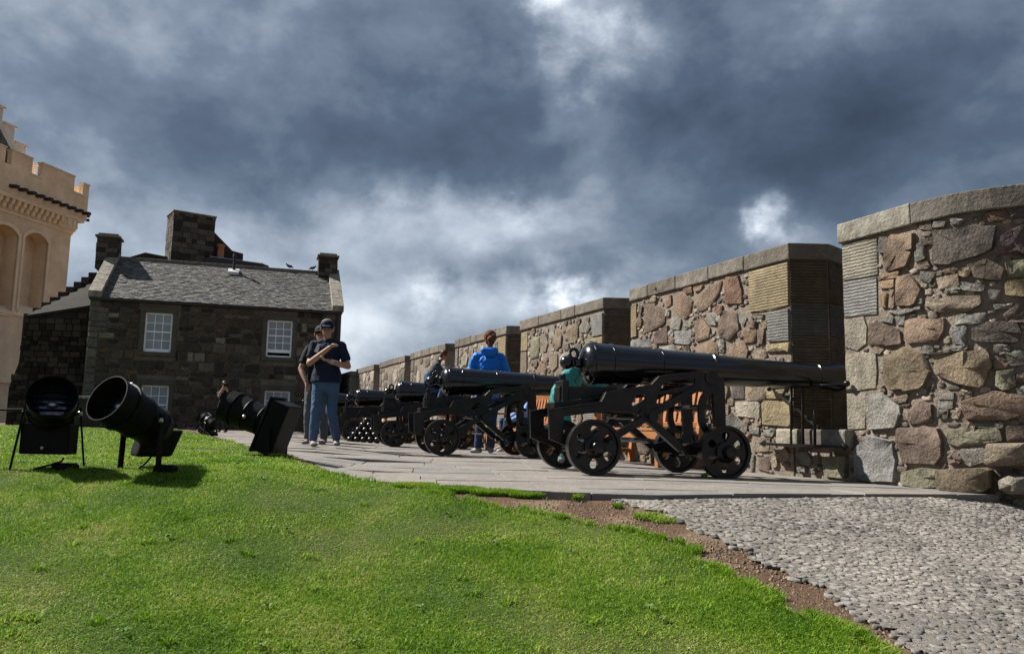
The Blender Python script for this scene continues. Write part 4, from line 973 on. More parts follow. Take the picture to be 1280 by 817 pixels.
for z_, h, pr in ((6.85, .22, .1), (2.5, .35, .12), (13.25, .12, .08)): q.box(-.3, 13, -pr, -.002, z_, z_ + h, lambda x, y, zz: PF(x, zz, y))
q.build('string_course', M['renderdress'], hall)
# corbel table and parapet
for k in range(17):
    s_ = -.1 + k * .48
    q = MB(); q.prism([(0, 13.5), (-.16, 13.55), (-.22, 13.78), (-.34, 13.84), (-.42, 14.15), (0, 14.15)], s_, s_ + .24, lambda p, z_, t: PF(t, z_, p)); q.build('corbel', M['renderdress'], hall)
q = MB(); q.box(-.9, 13, -.48, -.003, 14.152, 14.36, lambda x, y, zz: PF(x, zz, y)); q.build('corbel_course', M['renderdress'], hall)
par = [(-1.15, 14.36), (13, 14.36), (13, 17.15), (6.35, 17.15), (6.35, 16.2), (5.85, 16.2), (5.85, 17.15), (4.15, 17.15), (4.15, 16.1), (3.3, 16.1), (3.3, 17.15), (.32, 17.15), (.32, 16.05), (-.55, 16.05), (-.55, 16.95), (-1.15, 16.95)]
q = MB(); q.prism(par, -.44, -.1, lambda p, z_, t: PF(p, z_, t)); q.build('parapet', M['render'], hall)
q = MB(); q.box(-1.15, -.85, -.1, 5, 14.36, 16.9, lambda x, y, zz: PF(x, zz, y)); q.build('parapet_return', M['render'], hall)
q = MB()
for a, b, z_ in ((5.85 - 1.7, 5.85, 17.15), (.32, 3.3, 17.15), (-1.15, -.55, 16.95), (3.3, 4.15, 16.1), (-.55, .32, 16.05), (6.35, 9, 17.15)): q.box(a - .03, b + .03, -.5, -.05, z_ + .002, z_ + .1, lambda x, y, zz: PF(x, zz, y))
q.build('parapet_coping', M['whitelime'], hall)
# round corner corbelling
q = MB(); q.lathe([(12.75, .1), (12.95, .55), (13.1, .58), (13.2, .8), (13.35, .84), (13.5, 1.0), (14.15, 1.05), (14.2, 1.15), (14.4, 1.15), (14.4, .2)], PF(.15, 0, .55), (0, 0, 1), 28, False); q.build('corner_corbelling', M['renderdress'], hall, smooth=False)
for k in range(11):
    a = R(-150 + k * 24); o = Vector(PF(.15, 13.82, .55)) + Vector((math.cos(a), math.sin(a), 0)) * 1.08
    d = Vector((math.cos(a), math.sin(a), 0)); q = MB(); q.bar(o - d * .1 - Vector((0, 0, .16)), o - d * .1 + Vector((0, 0, .3)), .2, .24, d); q.build('corbel', M['renderdress'], hall)
for k in range(10):
    s_ = -.75 + k * .72
    q = MB(); q.bar(PF(s_, 14.85, -.4), PF(s_, 14.8, -1.0), .26, .2, Vector((0, 0, 1)).cross(PN)); q.build('water_spout', M['spout'], hall)
for z_ in (14.55, 14.85):
    q = MB(); b0 = Vector(PF(-1.1, z_, .3)); q.bar(b0, b0 + Vector((.75, .25, -.03)), .22, .17); q.build('water_spout', M['spout'], hall)
# crow-stepped gable behind the parapet, slate roof
for k in range(8):
    a = 2.35 + k * 1.05; zt = 17.55 + k * .93
    q = MB(); q.box(a, a + 1.06, .9, 1.5, 15.5, zt - .22, lambda x, y, zz: PF(x, zz, y)); q.build('crow_step', M['whitelime'], hall)
    q = MB(); q.prism([(.8, zt - .218), (1.6, zt - .218), (1.6, zt - .06), (1.2, zt + .08), (.8, zt - .06)], a - .12, a + 1.0, lambda p, z_, t: PF(t, z_, p)); q.build('crow_step_cap', M['whitelime'], hall, bevel=.02)
q = MB(); q.prism([(3.0, 15.5), (13, 15.5), (13, 23.5), (10.8, 23.5)], .5, .85, lambda p, z_, t: PF(p, z_ , t)); q.build('hall_roof', M['slate'], hall)
# ---------------------------------------------------------------- pigeons
def pigeon(s_, face, label):
    c = Vector(HF(s_, RZ + .05, RD)); f = HV * face; t = thing('pigeon', label, 'bird', c, 'pigeons on the roof ridge')
    q = MB(); q.lathe([(-.17, .012), (-.08, .035), (0, .06), (.06, .055), (.10, .035)], c + Vector((0, 0, .12)) - f * 0, (f + Vector((0, 0, .35))).normalized(), 10); h = c + f * .115 + Vector((0, 0, .20)); q.ball(h, .032); q.tube(c + f * .085 + Vector((0, 0, .15)), h, .034, .026); q.tube(h + f * .02, h + f * .055 - Vector((0, 0, .008)), .009, .002)
    q.build('body', M['grey_cloth'], t, smooth=True)
    for k in (-1, 1):
        q = MB(); q.tube(c + HN * .02 * k + Vector((0, 0, -.003)), c + HN * .02 * k + Vector((0, 0, .09)), .006, n=5); q.build('leg', M['terracotta'], t)
        q = MB(); q.ball(c - f * .03 + HN * .045 * k + Vector((0, 0, .125)), .07, 8, 5, (1.2, .25, .5)); q.build('wing', M['grey_cloth'], t, smooth=True)
pigeon(6.54, -1, 'grey pigeon standing on the house ridge, farther from the right chimney'); pigeon(7.44, 1, 'grey pigeon perched on the ridge close beside the right chimney')

# ---------------------------------------------------------------- cannons
def wheel_part(q, c, r, w, yside):
    """cast iron truck wheel with six pear holes, axis along y; centre c"""
    c = Vector(c); n = 36
    outer = [(r * math.cos(2 * math.pi * i / n), r * math.sin(2 * math.pi * i / n)) for i in range(n)]
    holes = []
    for k in range(6):
        a0 = math.pi / 6 + k * math.pi / 3; h = []
        for i in range(10):
            t = 2 * math.pi * i / 10; rr = r * .65 + r * .215 * math.cos(t); wd = r * (.165 + .06 * math.cos(t)) * math.sin(t)
            h.append((rr * math.cos(a0) - wd * math.sin(a0), rr * math.sin(a0) + wd * math.cos(a0)))
        holes.append(h)
    fr = lambda p, z_, t: (c.x + p, c.y + t, c.z + z_)
    q.prism(outer, -w * .22, w * .22, fr, holes)
def tire(q, c, r, w):
    c = Vector(c); q.lathe([(-w / 2, r * .88), (-w / 2, r), (w / 2, r), (w / 2, r * .88), (w / 2 - .012, r * .86), (-w / 2 + .012, r * .86), (-w / 2, r * .88)], c, (0, 1, 0), 40, False)
def make_cannon(label):
    t = thing('cannon', label, 'cannon', (0, 0, 0), 'iron cannons lined up along the parapet')
    ax = .965
    q = MB()
    prof = [(.0, .06), (.006, .105), (.02, .135), (.045, .160), (.07, .175), (.085, .178), (.088, .190), (.125, .190), (.128, .180), (.15, .178), (.262, .174), (.266, .182), (.284, .182), (.288, .172), (.50, .166), (.735, .160), (.738, .167), (.758, .167), (.762, .158),
            (1.0, .152), (1.25, .147), (1.256, .155), (1.30, .155), (1.306, .140), (1.6, .131), (2.0, .121), (2.36, .112), (2.364, .118), (2.385, .118), (2.39, .111), (2.47, .118), (2.55, .136), (2.60, .141), (2.62, .135), (2.625, .128), (2.627, .070), (2.2, .068), (2.19, .001)]
    prof = [(a_, r_ * (1.05 if a_ < 2.3 and r_ > .08 else 1)) for a_, r_ in prof]; o = Vector((.02, 0, ax + .008)); q.lathe(prof, o, (1, 0, .003), 48, True); b = q.build('barrel', M['iron'], t, auto=True)
    q = MB(); q.tube((.03, 0, ax), (-.05, 0, ax), .055, .034, 16); q.ball((-.115, 0, ax), .062, 16, 10); q.lathe([(-.07, .034), (-.06, .05), (-.05, .034)], (.0, 0, ax), (1, 0, 0), 16, False); q.build('cascabel', M['iron'], b, smooth=True)
    q = MB(); P = []
    for i in range(15):
        a = 2 * math.pi * i / 14; P.append((-.052 + .038 * math.cos(a), 0, ax + .085 + .045 * math.sin(a)))
    q.path(P, .017, 8); q.build('breeching_loop', M['iron'], b, smooth=True)
    q = MB(); q.tube((1.12, -.37, ax - .09), (1.12, .37, ax - .09), .05, n=20); q.build('trunnion', M['iron'], b, auto=True)
    q = MB(); q.box(.16, .24, -.03, .03, ax + .165, ax + .188); q.build('vent_patch', M['iron'], b, bevel=.006)
    Pz = lambda zx, zy: ((zx - 315) / 580 * 1.075, (750 - zy) / 580)
    def poly(L): return [Pz(*p) for p in L]
    for s_ in (-1, 1):
        y0 = s_ * .34; q = MB(); fr = lambda p, z_, tt: (p, y0 + tt, z_)
        th = .022
        top = poly([(120, 436), (128, 446), (372, 396), (382, 380), (394, 347), (615, 297), (632, 276), (652, 254), (700, 241), (880, 214), (900, 206), (925, 210), (940, 224), (985, 244), (992, 300), (930, 315), (885, 318), (838, 316), (700, 330), (648, 345), (640, 430), (600, 442), (420, 440), (300, 456), (195, 474), (195, 590), (130, 590)])
        hole1 = poly([(520, 398), (545, 352), (580, 345), (590, 356), (588, 372), (548, 402), (528, 406)])
        hole2 = poly([(662, 322), (672, 286), (700, 268), (838, 252), (832, 280), (700, 318)])
        q.prism(top, -th, th, fr, [hole1, hole2])
        # raised flange along the upper edge
        fl = poly([(128, 446), (372, 396), (394, 347), (615, 297), (652, 254), (700, 241), (880, 214)])
        for a, b2 in zip(fl, fl[1:]): q.bar((a[0], y0, a[1]), (b2[0], y0, b2[1]), .065, .016, Vector((0, 1, 0)))
        for a, b2, w in (((840, 300), (435, 565), .062), ((560, 430), (775, 612), .066), ((615, 430), (600, 470), .12)):
            a, b2 = Pz(*a), Pz(*b2); q.bar((a[0], y0, a[1]), (b2[0], y0, b2[1]), .07, w, Vector((0, 1, 0)))
        q.prism(poly([(928, 300), (992, 296), (1000, 520), (990, 600), (930, 600), (945, 520)]), -th + .003, th - .003, fr)
        arcp = []
        for i in range(9):
            f = i / 8; zy = 312 + (530 - 312) * f; bow = 34 * math.sin(math.pi * f); arcp.append((932 - 0 - 24 + 30 * abs(2 * f - 1) ** 3 - bow * .55, zy))
        inner = arcp; outer = [(x - 50 + 18 * math.sin(math.pi * i / 8), y_) for i, (x, y_) in enumerate(arcp)][::-1]
        q.prism(poly(inner + outer), -th + .005, th - .005, fr)
        q.prism(poly([(888, 560), (1000, 545), (985, 632), (900, 640), (790, 637), (768, 600)]), -th + .007, th - .007, fr)
        q.prism(poly([(132, 560), (205, 560), (300, 600), (395, 570), (440, 545), (455, 575), (400, 640), (300, 650), (140, 592)]), -th + .007, th - .007, fr)
        q.build('cheek', M['iron2'], t, bevel=.005)
        # trunnion cap
        q = MB(); q.lathe([(-.036, .04), (-.036, .062), (.036, .062), (.036, .04)], (1.12, y0, ax - .09), (0, 1, 0), 24, True); q.build('trunnion_cap', M['iron2'], t, auto=True)
        q = MB(); c1 = Pz(625, 460); q.lathe([(-.037, .03), (-.038, .045), (.038, .045), (.045, .02)], (c1[0], y0 + s_ * .01, c1[1]), (0, 1, 0), 12, True); q.build('boss', M['iron2'], t)
    for x_, z_ in ((0, .23), (1.18, .23)):
        q = MB(); q.tube((x_, -.62, z_), (x_, .62, z_), .045, n=14); q.tube((x_, -.40, z_), (x_, .40, z_), .065, n=14); q.build('axle', M['iron2'], t, auto=True)
    for x_, z_, r_ in ((.42, .5, .022), (.75, .62, .022), (-.22, .38, .02), (.55, .3, .022), (1.1, .62, .025)):
        q = MB(); q.tube((x_, -.36, z_), (x_, .36, z_), r_, n=8); q.build('tie_rod', M['iron2'], t)
    q = MB(); q.prism([(-.26, .60), (-.26, .55), (.62, .69), (.62, .74)], -.16, .16, lambda p, z_, tt: (p, tt, z_)); q.build('stool_bed', M['iron2'], t, bevel=.006)
    q = MB(); q.prism([(-.2, .612), (.34, .70), (.34, .765), (-.2, .745)], -.09, .09, lambda p, z_, tt: (p, tt, z_)); q.build('quoin', M['iron2'], t, bevel=.008)
    q = MB(); q.box(-.18, -.12, -.13, .13, .52, .80); q.box(-.17, -.13, -.33, .33, .50, .55); q.build('rear_transom', M['iron2'], t, bevel=.01)
    q = MB(); q.tube((-.15, 0, .80), (-.15, 0, .85), .03, n=10); q.tube((-.15, -.07, .85), (-.15, .07, .85), .014, n=8); q.build('screw_handle', M['iron2'], t)
    for x_ in (0, 1.18):
        for s_ in (-1, 1):
            y_ = s_ * .5; q = MB(); tire(q, (x_, y_, .23), .23, .09); wheel_part(q, (x_, y_, .23), .205, .09, s_)
            w = q.build('wheel', M['iron2'], t, auto=True)
            q = MB(); q.lathe([(-.05, .085), (-.02, .095), (.045, .09), (.06, .07), (.065, .058), (.115, .052), (.13, .045), (.14, .02)], (x_, y_, .23), (0, s_, 0), 20, True); q.build('hub', M['iron2'], w, auto=True)
    return t
CROOT = [(.59, 7.22, 12), (-.97, 10.72, 13), (-2.10, 14.35, 13), (-3.52, 17.95, 14), (-4.92, 21.5, 14), (-6.35, 25.1, 14)]
CLAB = ['nearest and largest black iron cannon, its muzzle reaching the railed embrasure',
        'black iron cannon behind the woman\'s legs, second from the camera, its muzzle behind the nearest breech',
        'black iron cannon whose barrel the boy sits astride',
        'black iron cannon just left of the pyramid of cannonballs',
        'distant black iron cannon mostly hidden behind the man in jeans',
        'farthest black iron cannon, its breech close to the house\'s lower right window']
CLAB[1] = 'black iron cannon in front of the woman in blue, second nearest the camera'
c0 = make_cannon(CLAB[0]); tree = children_map()
for i, (x, y, a) in enumerate(CROOT):
    o = c0 if i == 0 else copy_tree(c0, None, tree)
    z = terr(x, y)
    o.location = (x, y, z); o.rotation_euler = (0, R(1.3) if i == 0 else R(.8), R(a)); o['label'] = CLAB[i]
    if i: o.scale = (1, 1, 1)

# ---------------------------------------------------------------- benches against the wall
def make_bench(label):
    t = thing('wooden_bench', label, 'bench', (0, 0, 0), 'orange varnished slatted benches against the parapet')
    Lb = 1.5
    for x in (0, Lb - .07):
        q = MB(); q.box(x, x + .07, 0, .07, 0, .62); q.build('leg', M['woodbench'], t, bevel=.004)
        q = MB(); q.bar((x + .035, .52, 0), (x + .035, .58, .45), .07, .07, Vector((1, 0, 0))); q.bar((x + .035, .58, .44), (x + .035, .68, .93), .07, .06, Vector((1, 0, 0))); q.build('back_leg', M['woodbench'], t, bevel=.004)
        q = MB(); q.box(x - .015, x + .085, -.05, .64, .621, .655); q.build('armrest', M['woodbench'], t, bevel=.006)
        q = MB(); q.box(x + .01, x + .06, .071, .52, .32, .40); q.box(x + .015, x + .055, .071, .52, .12, .17); q.build('side_rail', M['woodbench'], t, bevel=.003)
    for k in range(6):
        q = MB(); q.box(.075, Lb - .075, .0 + k * .09, .075 + k * .09, .405, .43); q.build('seat_slat', M['woodbench'], t, bevel=.003)
    q = MB(); q.box(.071, Lb - .071, .01, .05, .31, .40); q.build('front_rail', M['woodbench'], t)
    q = MB(); q.bar((.07, .675, .90), (Lb - .07, .675, .90), .03, .085, Vector((0, 1, .2))); q.bar((.07, .597, .48), (Lb - .07, .597, .48), .03, .06, Vector((0, 1, .2))); q.build('back_rail', M['woodbench'], t, bevel=.003)
    for k in range(12):
        x = .14 + k * (Lb - .28) / 11; q = MB(); q.bar((x, .60, .50), (x, .67, .87), .06, .018, Vector((1, 0, 0))); q.build('back_slat', M['woodbench'], t)
    return t
b0 = make_bench('orange wooden slatted bench against the wall behind the nearest cannon'); tree = children_map()
BLAB = [b0['label'], 'orange wooden bench seen past the front of the second cannon', 'orange wooden bench glimpsed through the third cannon carriage', 'farthest orange wooden bench, a speck seen between the farther carriages']
for i, s_ in enumerate((.98, 4.5, 7.9, 11.3)):
    o = b0 if i == 0 else copy_tree(b0, None, tree)
    p = WF(s_, 0, -.66); o.location = (p[0], p[1], terr(p[0], p[1])); o.rotation_euler = (0, 0, R(112)); o['label'] = BLAB[i]
    o.scale = (1, -1, 1)      # the back leans on the wall side
# ---------------------------------------------------------------- cannonball pyramid
bp = thing('cannonball_pyramid', 'pyramid of black cannonballs stacked on the paving between two cannon wheels', 'cannonballs', (-2.80, 16.2, .0))
ballm = MB(); ballm.ball((0, 0, 0), .066, 12, 8); bme = None
for lv in range(5):
    nB = 6 - lv
    for i in range(nB):
        for j in range(nB):
            if 0 < i < nB - 1 and 0 < j < nB - 1: continue
            pos = (-2.80 + (i - (nB - 1) / 2) * .134, 16.2 + (j - (nB - 1) / 2) * .134, .066 + lv * .094)
            if bme is None: o = ballm.build('cannonball', M['iron2'], bp, smooth=True); bme = o.data; o.location = pos
            else:
                o = bpy.data.objects.new('cannonball', bme); link(o, bp); o.location = pos
# ---------------------------------------------------------------- floodlights
def floodlight(label, loc, aim, hood=.135, body=.14, blen=.34, hlen=.15, pivot=.30, box='under', leg_sp=.30, legdir=None, bs=.19, rough_=None):
    """aim: pointing direction of the hood; pivot height; box: control gear 'under' or 'behind'"""
    loc = Vector(loc); d = Vector(aim).normalized(); side = d.cross(Vector((0, 0, 1))).normalized(); upv = side.cross(d)
    t = thing('floodlight', label, 'floodlight', loc, 'black floodlights on the lawn'); c = loc + Vector((0, 0, pivot))
    q = MB(); q.lathe([(-blen * .5, .02), (-blen * .5, body * .55), (-blen * .46, body * .72), (-blen * .3, body * .86), (-blen * .28, body * .93), (-blen * .25, body * .87), (blen * .1, body * .93), (blen * .12, body * 1.0), (blen * .15, body * .95), (blen * .5, body * .96), (blen * .5, body * .8), (blen * .35, body * .75), (blen * .2, .01)], c, d, 32, True)
    b = q.build('lamp_body', M['lampblack'], t, auto=True)
    e = c + d * (blen * .5)
    q = MB(); q.lathe([(-.012, hood * .98), (-.012, hood * 1.06), (.012, hood * 1.06), (.014, hood), (hlen * .95, hood * 1.0), (hlen, hood * 1.03), (hlen, hood * .985), (.0, hood * .96), (-.012, hood * .9)], e, d, 40, False); q.build('hood', M['lampblack'], b, auto=True)
    q = MB(); q.lathe([(.004, hood * .93), (.018, hood * .80), (.03, hood * .5), (.034, .004)], e - d * .03, d, 32, True); q.build('lens', M['lens'], b, smooth=True)
    for k in range(5):
        zz = (-.7 + k * .35) * hood * .85; hw = math.sqrt(max(0, (hood * .88) ** 2 - zz ** 2))
        q = MB(); q.bar(e + upv * zz - side * hw + d * .01, e + upv * zz + side * hw + d * .01, .03, .004, d); q.build('louvre', M['lampinner'], b)
    q = MB(); q.ball(e + d * -.004, hood * .3, 10, 6, (1, 1, .6)); q.build('reflector', M['reflector'], b, smooth=True)
    for s_ in (-1, 1):
        q = MB(); q.ball(c + side * s_ * (body + .012) + d * .0, .018, 8, 6); q.build('pivot_bolt', M['reflector'] if s_ < 0 else M['lampblack'], b, smooth=True)
        q = MB(); bk = -d * (blen * .5 + .085) - upv * .04 if box == 'behind' else Vector(); lt = c + bk + side * s_ * ((.165 if box == 'behind' else body) + .014) + upv * .02; lb = loc + Vector((bk.x, bk.y, 0)) + side * s_ * leg_sp * .5 * 1.12 - Vector((0, 0, .03)) + (Vector(legdir) if legdir else Vector())
        q.bar(lt + (lt - lb).normalized() * .02, lb, .008 if box == 'thin' else .012, .035, side); q.build('leg', M['lampblack'], t)
    for k in ((0, 1, 2) if box != 'behind' else ()):
        a = R(90 + k * 120); rv = side * math.cos(a) + upv * math.sin(a); q = MB(); q.bar(e - d * .09 + rv * body * .98, e + d * .015 + rv * hood * 1.05, .03, .02, rv.cross(d)); q.build('clip', M['reflector'] if k == 0 else M['lampblack'], b)
    if box in ('under', 'front'):
        cc = c - upv * (body + .07) - d * (.03 if box == 'under' else -.0); L, H_, W_ = (.34, .12, .24) if box == 'under' else (.2, .17, .26); P = []
        for uu in (-H_ / 2, H_ / 2):
            for i, j in ((-1, -1), (1, -1), (1, 1), (-1, 1)): P.append(cc + d * i * L / 2 + side * j * W_ / 2 + upv * uu)
        q = MB(); q.hexa(P); q.build('gear_box', M['lampblack'], t, bevel=.015)
    if box == 'behind':
        cc = c - d * (blen * .5 + .085); P = []
        for uu in (-.23, .22):
            for i, j in ((-1, -1), (1, -1), (1, 1), (-1, 1)): P.append(cc + d * i * .085 + side * j * .15 + upv * uu)
        q = MB(); q.hexa(P); q.build('gear_box', M['lampblack'], t, bevel=.01)
        P = []
        for uu in (-.25, .24):
            for i, j in ((-1, -1), (1, -1), (1, 1), (-1, 1)): P.append(cc + d * (.098 + i * .01) + side * j * .155 + upv * uu)
        q = MB(); q.hexa(P); q.build('mounting_plate', M['lampblack'], t, bevel=.004)
    return t
gz = lambda x, y: GZ(x, y)
floodlight('black floodlight at the far left facing the camera with a hanging box below', (-2.84, 5.0, gz(-2.84, 5.0)), (.42, -.82, .42), .135, .138, .24, .12, .34, 'none', .36)
fl1 = [o for o in bpy.data.objects if o.name == 'floodlight'][0]
q = MB(); P = []
cc = Vector((-2.84, 4.97, gz(-2.84, 5) + .19)); q.box(cc.x - .15, cc.x + .15, cc.y - .04, cc.y + .08, cc.z - .10, cc.z + .09); q.build('gear_box', M['lampblack'], fl1, bevel=.012)
q = MB(); q.ball((cc.x + .01, cc.y - .065, cc.z - .06), .012); q.build('screw', M['reflector'], fl1, smooth=True)
floodlight('black floodlight with a wide open hood turned up to the left, second from the left', (-2.28, 5.0, gz(-2.28, 5.0)), (-.28, -.66, .33), .142, .14, .36, .12, .31, 'none', .28)
fl2 = [o for o in bpy.data.objects if o.name == 'floodlight.001'][0]
q = MB(); P = []
dd = Vector((-.62, -.5, .0)).normalized(); ss = Vector((-dd.y, dd.x, 0)); cc = Vector((-2.275, 5.20, gz(-2.3, 5) + .165))
for uu, sc in ((-.085, .9), (.085, 1.0)):
    for i, j in ((-1, -1), (1, -1), (1, 1), (-1, 1)): P.append(cc + dd * i * .12 * sc + ss * j * .10 * sc + Vector((0, 0, uu)) + dd * (-uu) * .3)
q.hexa(P); q.build('gear_box', M['lampblack'], fl2, bevel=.02)
floodlight('black floodlight with a big square back plate tilted beside the paving, aimed at the house', (-2.22, 6.95, gz(-2.22, 6.95)), (-.92, .14, .34), .145, .145, .34, .09, .33, 'behind', .34)
floodlight('small distant black floodlight on the lawn edge near the house wall', (-6.05, 16.3, gz(-6.05, 16.3)), (-.75, .4, .42), .13, .13, .32, .12, .24, 'under', .3)
def gbox(label, x, y, w, d_, h):
    t = thing('junction_box', label, 'junction box', (x, y, gz(x, y)), 'small black cable boxes'); q = MB(); z = gz(x, y); q.box(x - w / 2, x + w / 2, y - d_ / 2, y + d_ / 2, z - .01, z + h); q.build('case', M['lampblack'], t, bevel=.008)
    q = MB(); q.box(x - w / 2 + .01, x + w / 2 - .01, y - d_ / 2 + .01, y + d_ / 2 - .01, z + h + .001, z + h + .008); q.build('lid', M['lampblack'], t)
gbox('small black cable box on the grass by the leftmost floodlight', -2.71, 4.96, .13, .09, .035); gbox('small black cable box on the grass right of the second floodlight', -2.08, 4.92, .12, .09, .042)
def cable(label, pts, r=.006):
    q = MB(); P = []
    for i in range(25):
        t = i / 24 * (len(pts) - 1); k = min(int(t), len(pts) - 2); f = t - k; f = f * f * (3 - 2 * f) if len(pts) > 2 else f
        P.append(Vector(pts[k]).lerp(Vector(pts[k + 1]), f))
    q.path(P, r, 6); return tag(q.build('power_cable', M['lampblack'], smooth=True), label, 'cable')
g1 = gz(-2.9, 5)
cable('black cable hanging from the leftmost floodlight box to the grass', [(-2.72, 4.95, g1 + .07), (-2.72, 4.93, g1 + .05), (-2.77, 4.9, g1 + .03), (-2.85, 4.88, g1 + .005)])
cable('black cable running down from the second floodlight to the ground', [(-2.24, 5.1, g1 + .1), (-2.26, 5.06, g1 + .05), (-2.29, 5.0, g1)])
q = MB(); q.tube((-3.45, 4.95, g1 + .345), (-2.99, 5.0, g1 + .36), .007, n=8); q.ball((-2.99, 5.0, g1 + .36), .013, 8, 6)
tag(q.build('metal_rod', M['iron2'], smooth=False), 'thin dark metal rod reaching in from the left edge to the leftmost floodlight', 'rod')

# ---------------------------------------------------------------- people
class Body:
    def __init__(s, o): s.q = MB(); s.o = Vector(o)
    def seg(s, p0, p1, a0, a1, side=None, n=14, e1=1.):
        """tapered segment with elliptical section: a = (half width along side, half depth)"""
        p0 = Vector(p0) + s.o; p1 = Vector(p1) + s.o; d = (p1 - p0).normalized()
        a0 = a0 if isinstance(a0, tuple) else (a0, a0); a1 = a1 if isinstance(a1, tuple) else (a1, a1)
        sd = Vector(side) if side else d.orthogonal(); sd = (sd - d * sd.dot(d)).normalized(); e = d.cross(sd); vs = []
        prof = [(p0 - d * min(a0) * math.cos(t), math.sin(t), a0) for t in (.25, .7, 1.15, 1.57)] + [(p1 + d * e1 * min(a1) * math.cos(t), math.sin(t), a1) for t in (1.57, 1.15, .7, .25)]
        for c, k, a in prof:
            for i in range(n): t = 2 * math.pi * i / n; vs.append(c + sd * a[0] * k * math.cos(t) + e * a[1] * k * math.sin(t))
        m_ = len(prof); fs = [(k * n + i, k * n + (i + 1) % n, (k + 1) * n + (i + 1) % n, (k + 1) * n + i) for k in range(m_ - 1) for i in range(n)] + [tuple(range(n))[::-1], tuple(range((m_ - 1) * n, m_ * n))]
        s.q.add(vs, fs)
    def chain(s, pts, rs, side=None):
        for i in range(len(pts) - 1): s.seg(pts[i], pts[i + 1], rs[i], rs[i + 1], side)
    def ball(s, c, r, sc=(1, 1, 1)): s.q.ball(Vector(c) + s.o, r, 14, 10, sc)
    def build(s, name, mat, parent, vox=.009, sm=4):
        o = s.q.build(name, mat, parent, smooth=True)
        r = o.modifiers.new('fuse', 'REMESH'); r.mode = 'VOXEL'; r.voxel_size = vox; r.use_smooth_shade = True
        if sm: k = o.modifiers.new('soften', 'SMOOTH'); k.iterations = sm; k.factor = .5
        return o
V = Vector
def hand(b, wrist, elbow, curl=.5, palm=(0, 0, -1), k=1.0, thumb=1):
    wrist = V(wrist); d = (wrist - V(elbow)).normalized(); pn = V(palm); pn = (pn - d * pn.dot(d)).normalized(); sd = d.cross(pn)
    b.seg(wrist, wrist + d * .075 * k, (.026 * k, .017 * k), (.038 * k, .014 * k), sd)
    for i, L in enumerate((.065, .075, .07, .055)):
        o_ = wrist + d * .082 * k + sd * (.027 - i * .018) * k; m1_ = o_ + (d + pn * curl).normalized() * L * .5 * k; m2_ = m1_ + (d + pn * curl * 2.6).normalized() * L * .5 * k
        b.seg(o_, m1_, .0095 * k, .009 * k); b.seg(m1_, m2_, .009 * k, .0075 * k)
    o_ = wrist + d * .025 * k + sd * .03 * k * thumb; m1_ = o_ + (d + sd * thumb * .9 + pn * .3).normalized() * .035 * k; b.seg(o_, m1_, .012 * k, .0105 * k); b.seg(m1_, m1_ + (d + sd * thumb * .3 + pn * .5).normalized() * .03 * k, .0105 * k, .008 * k)
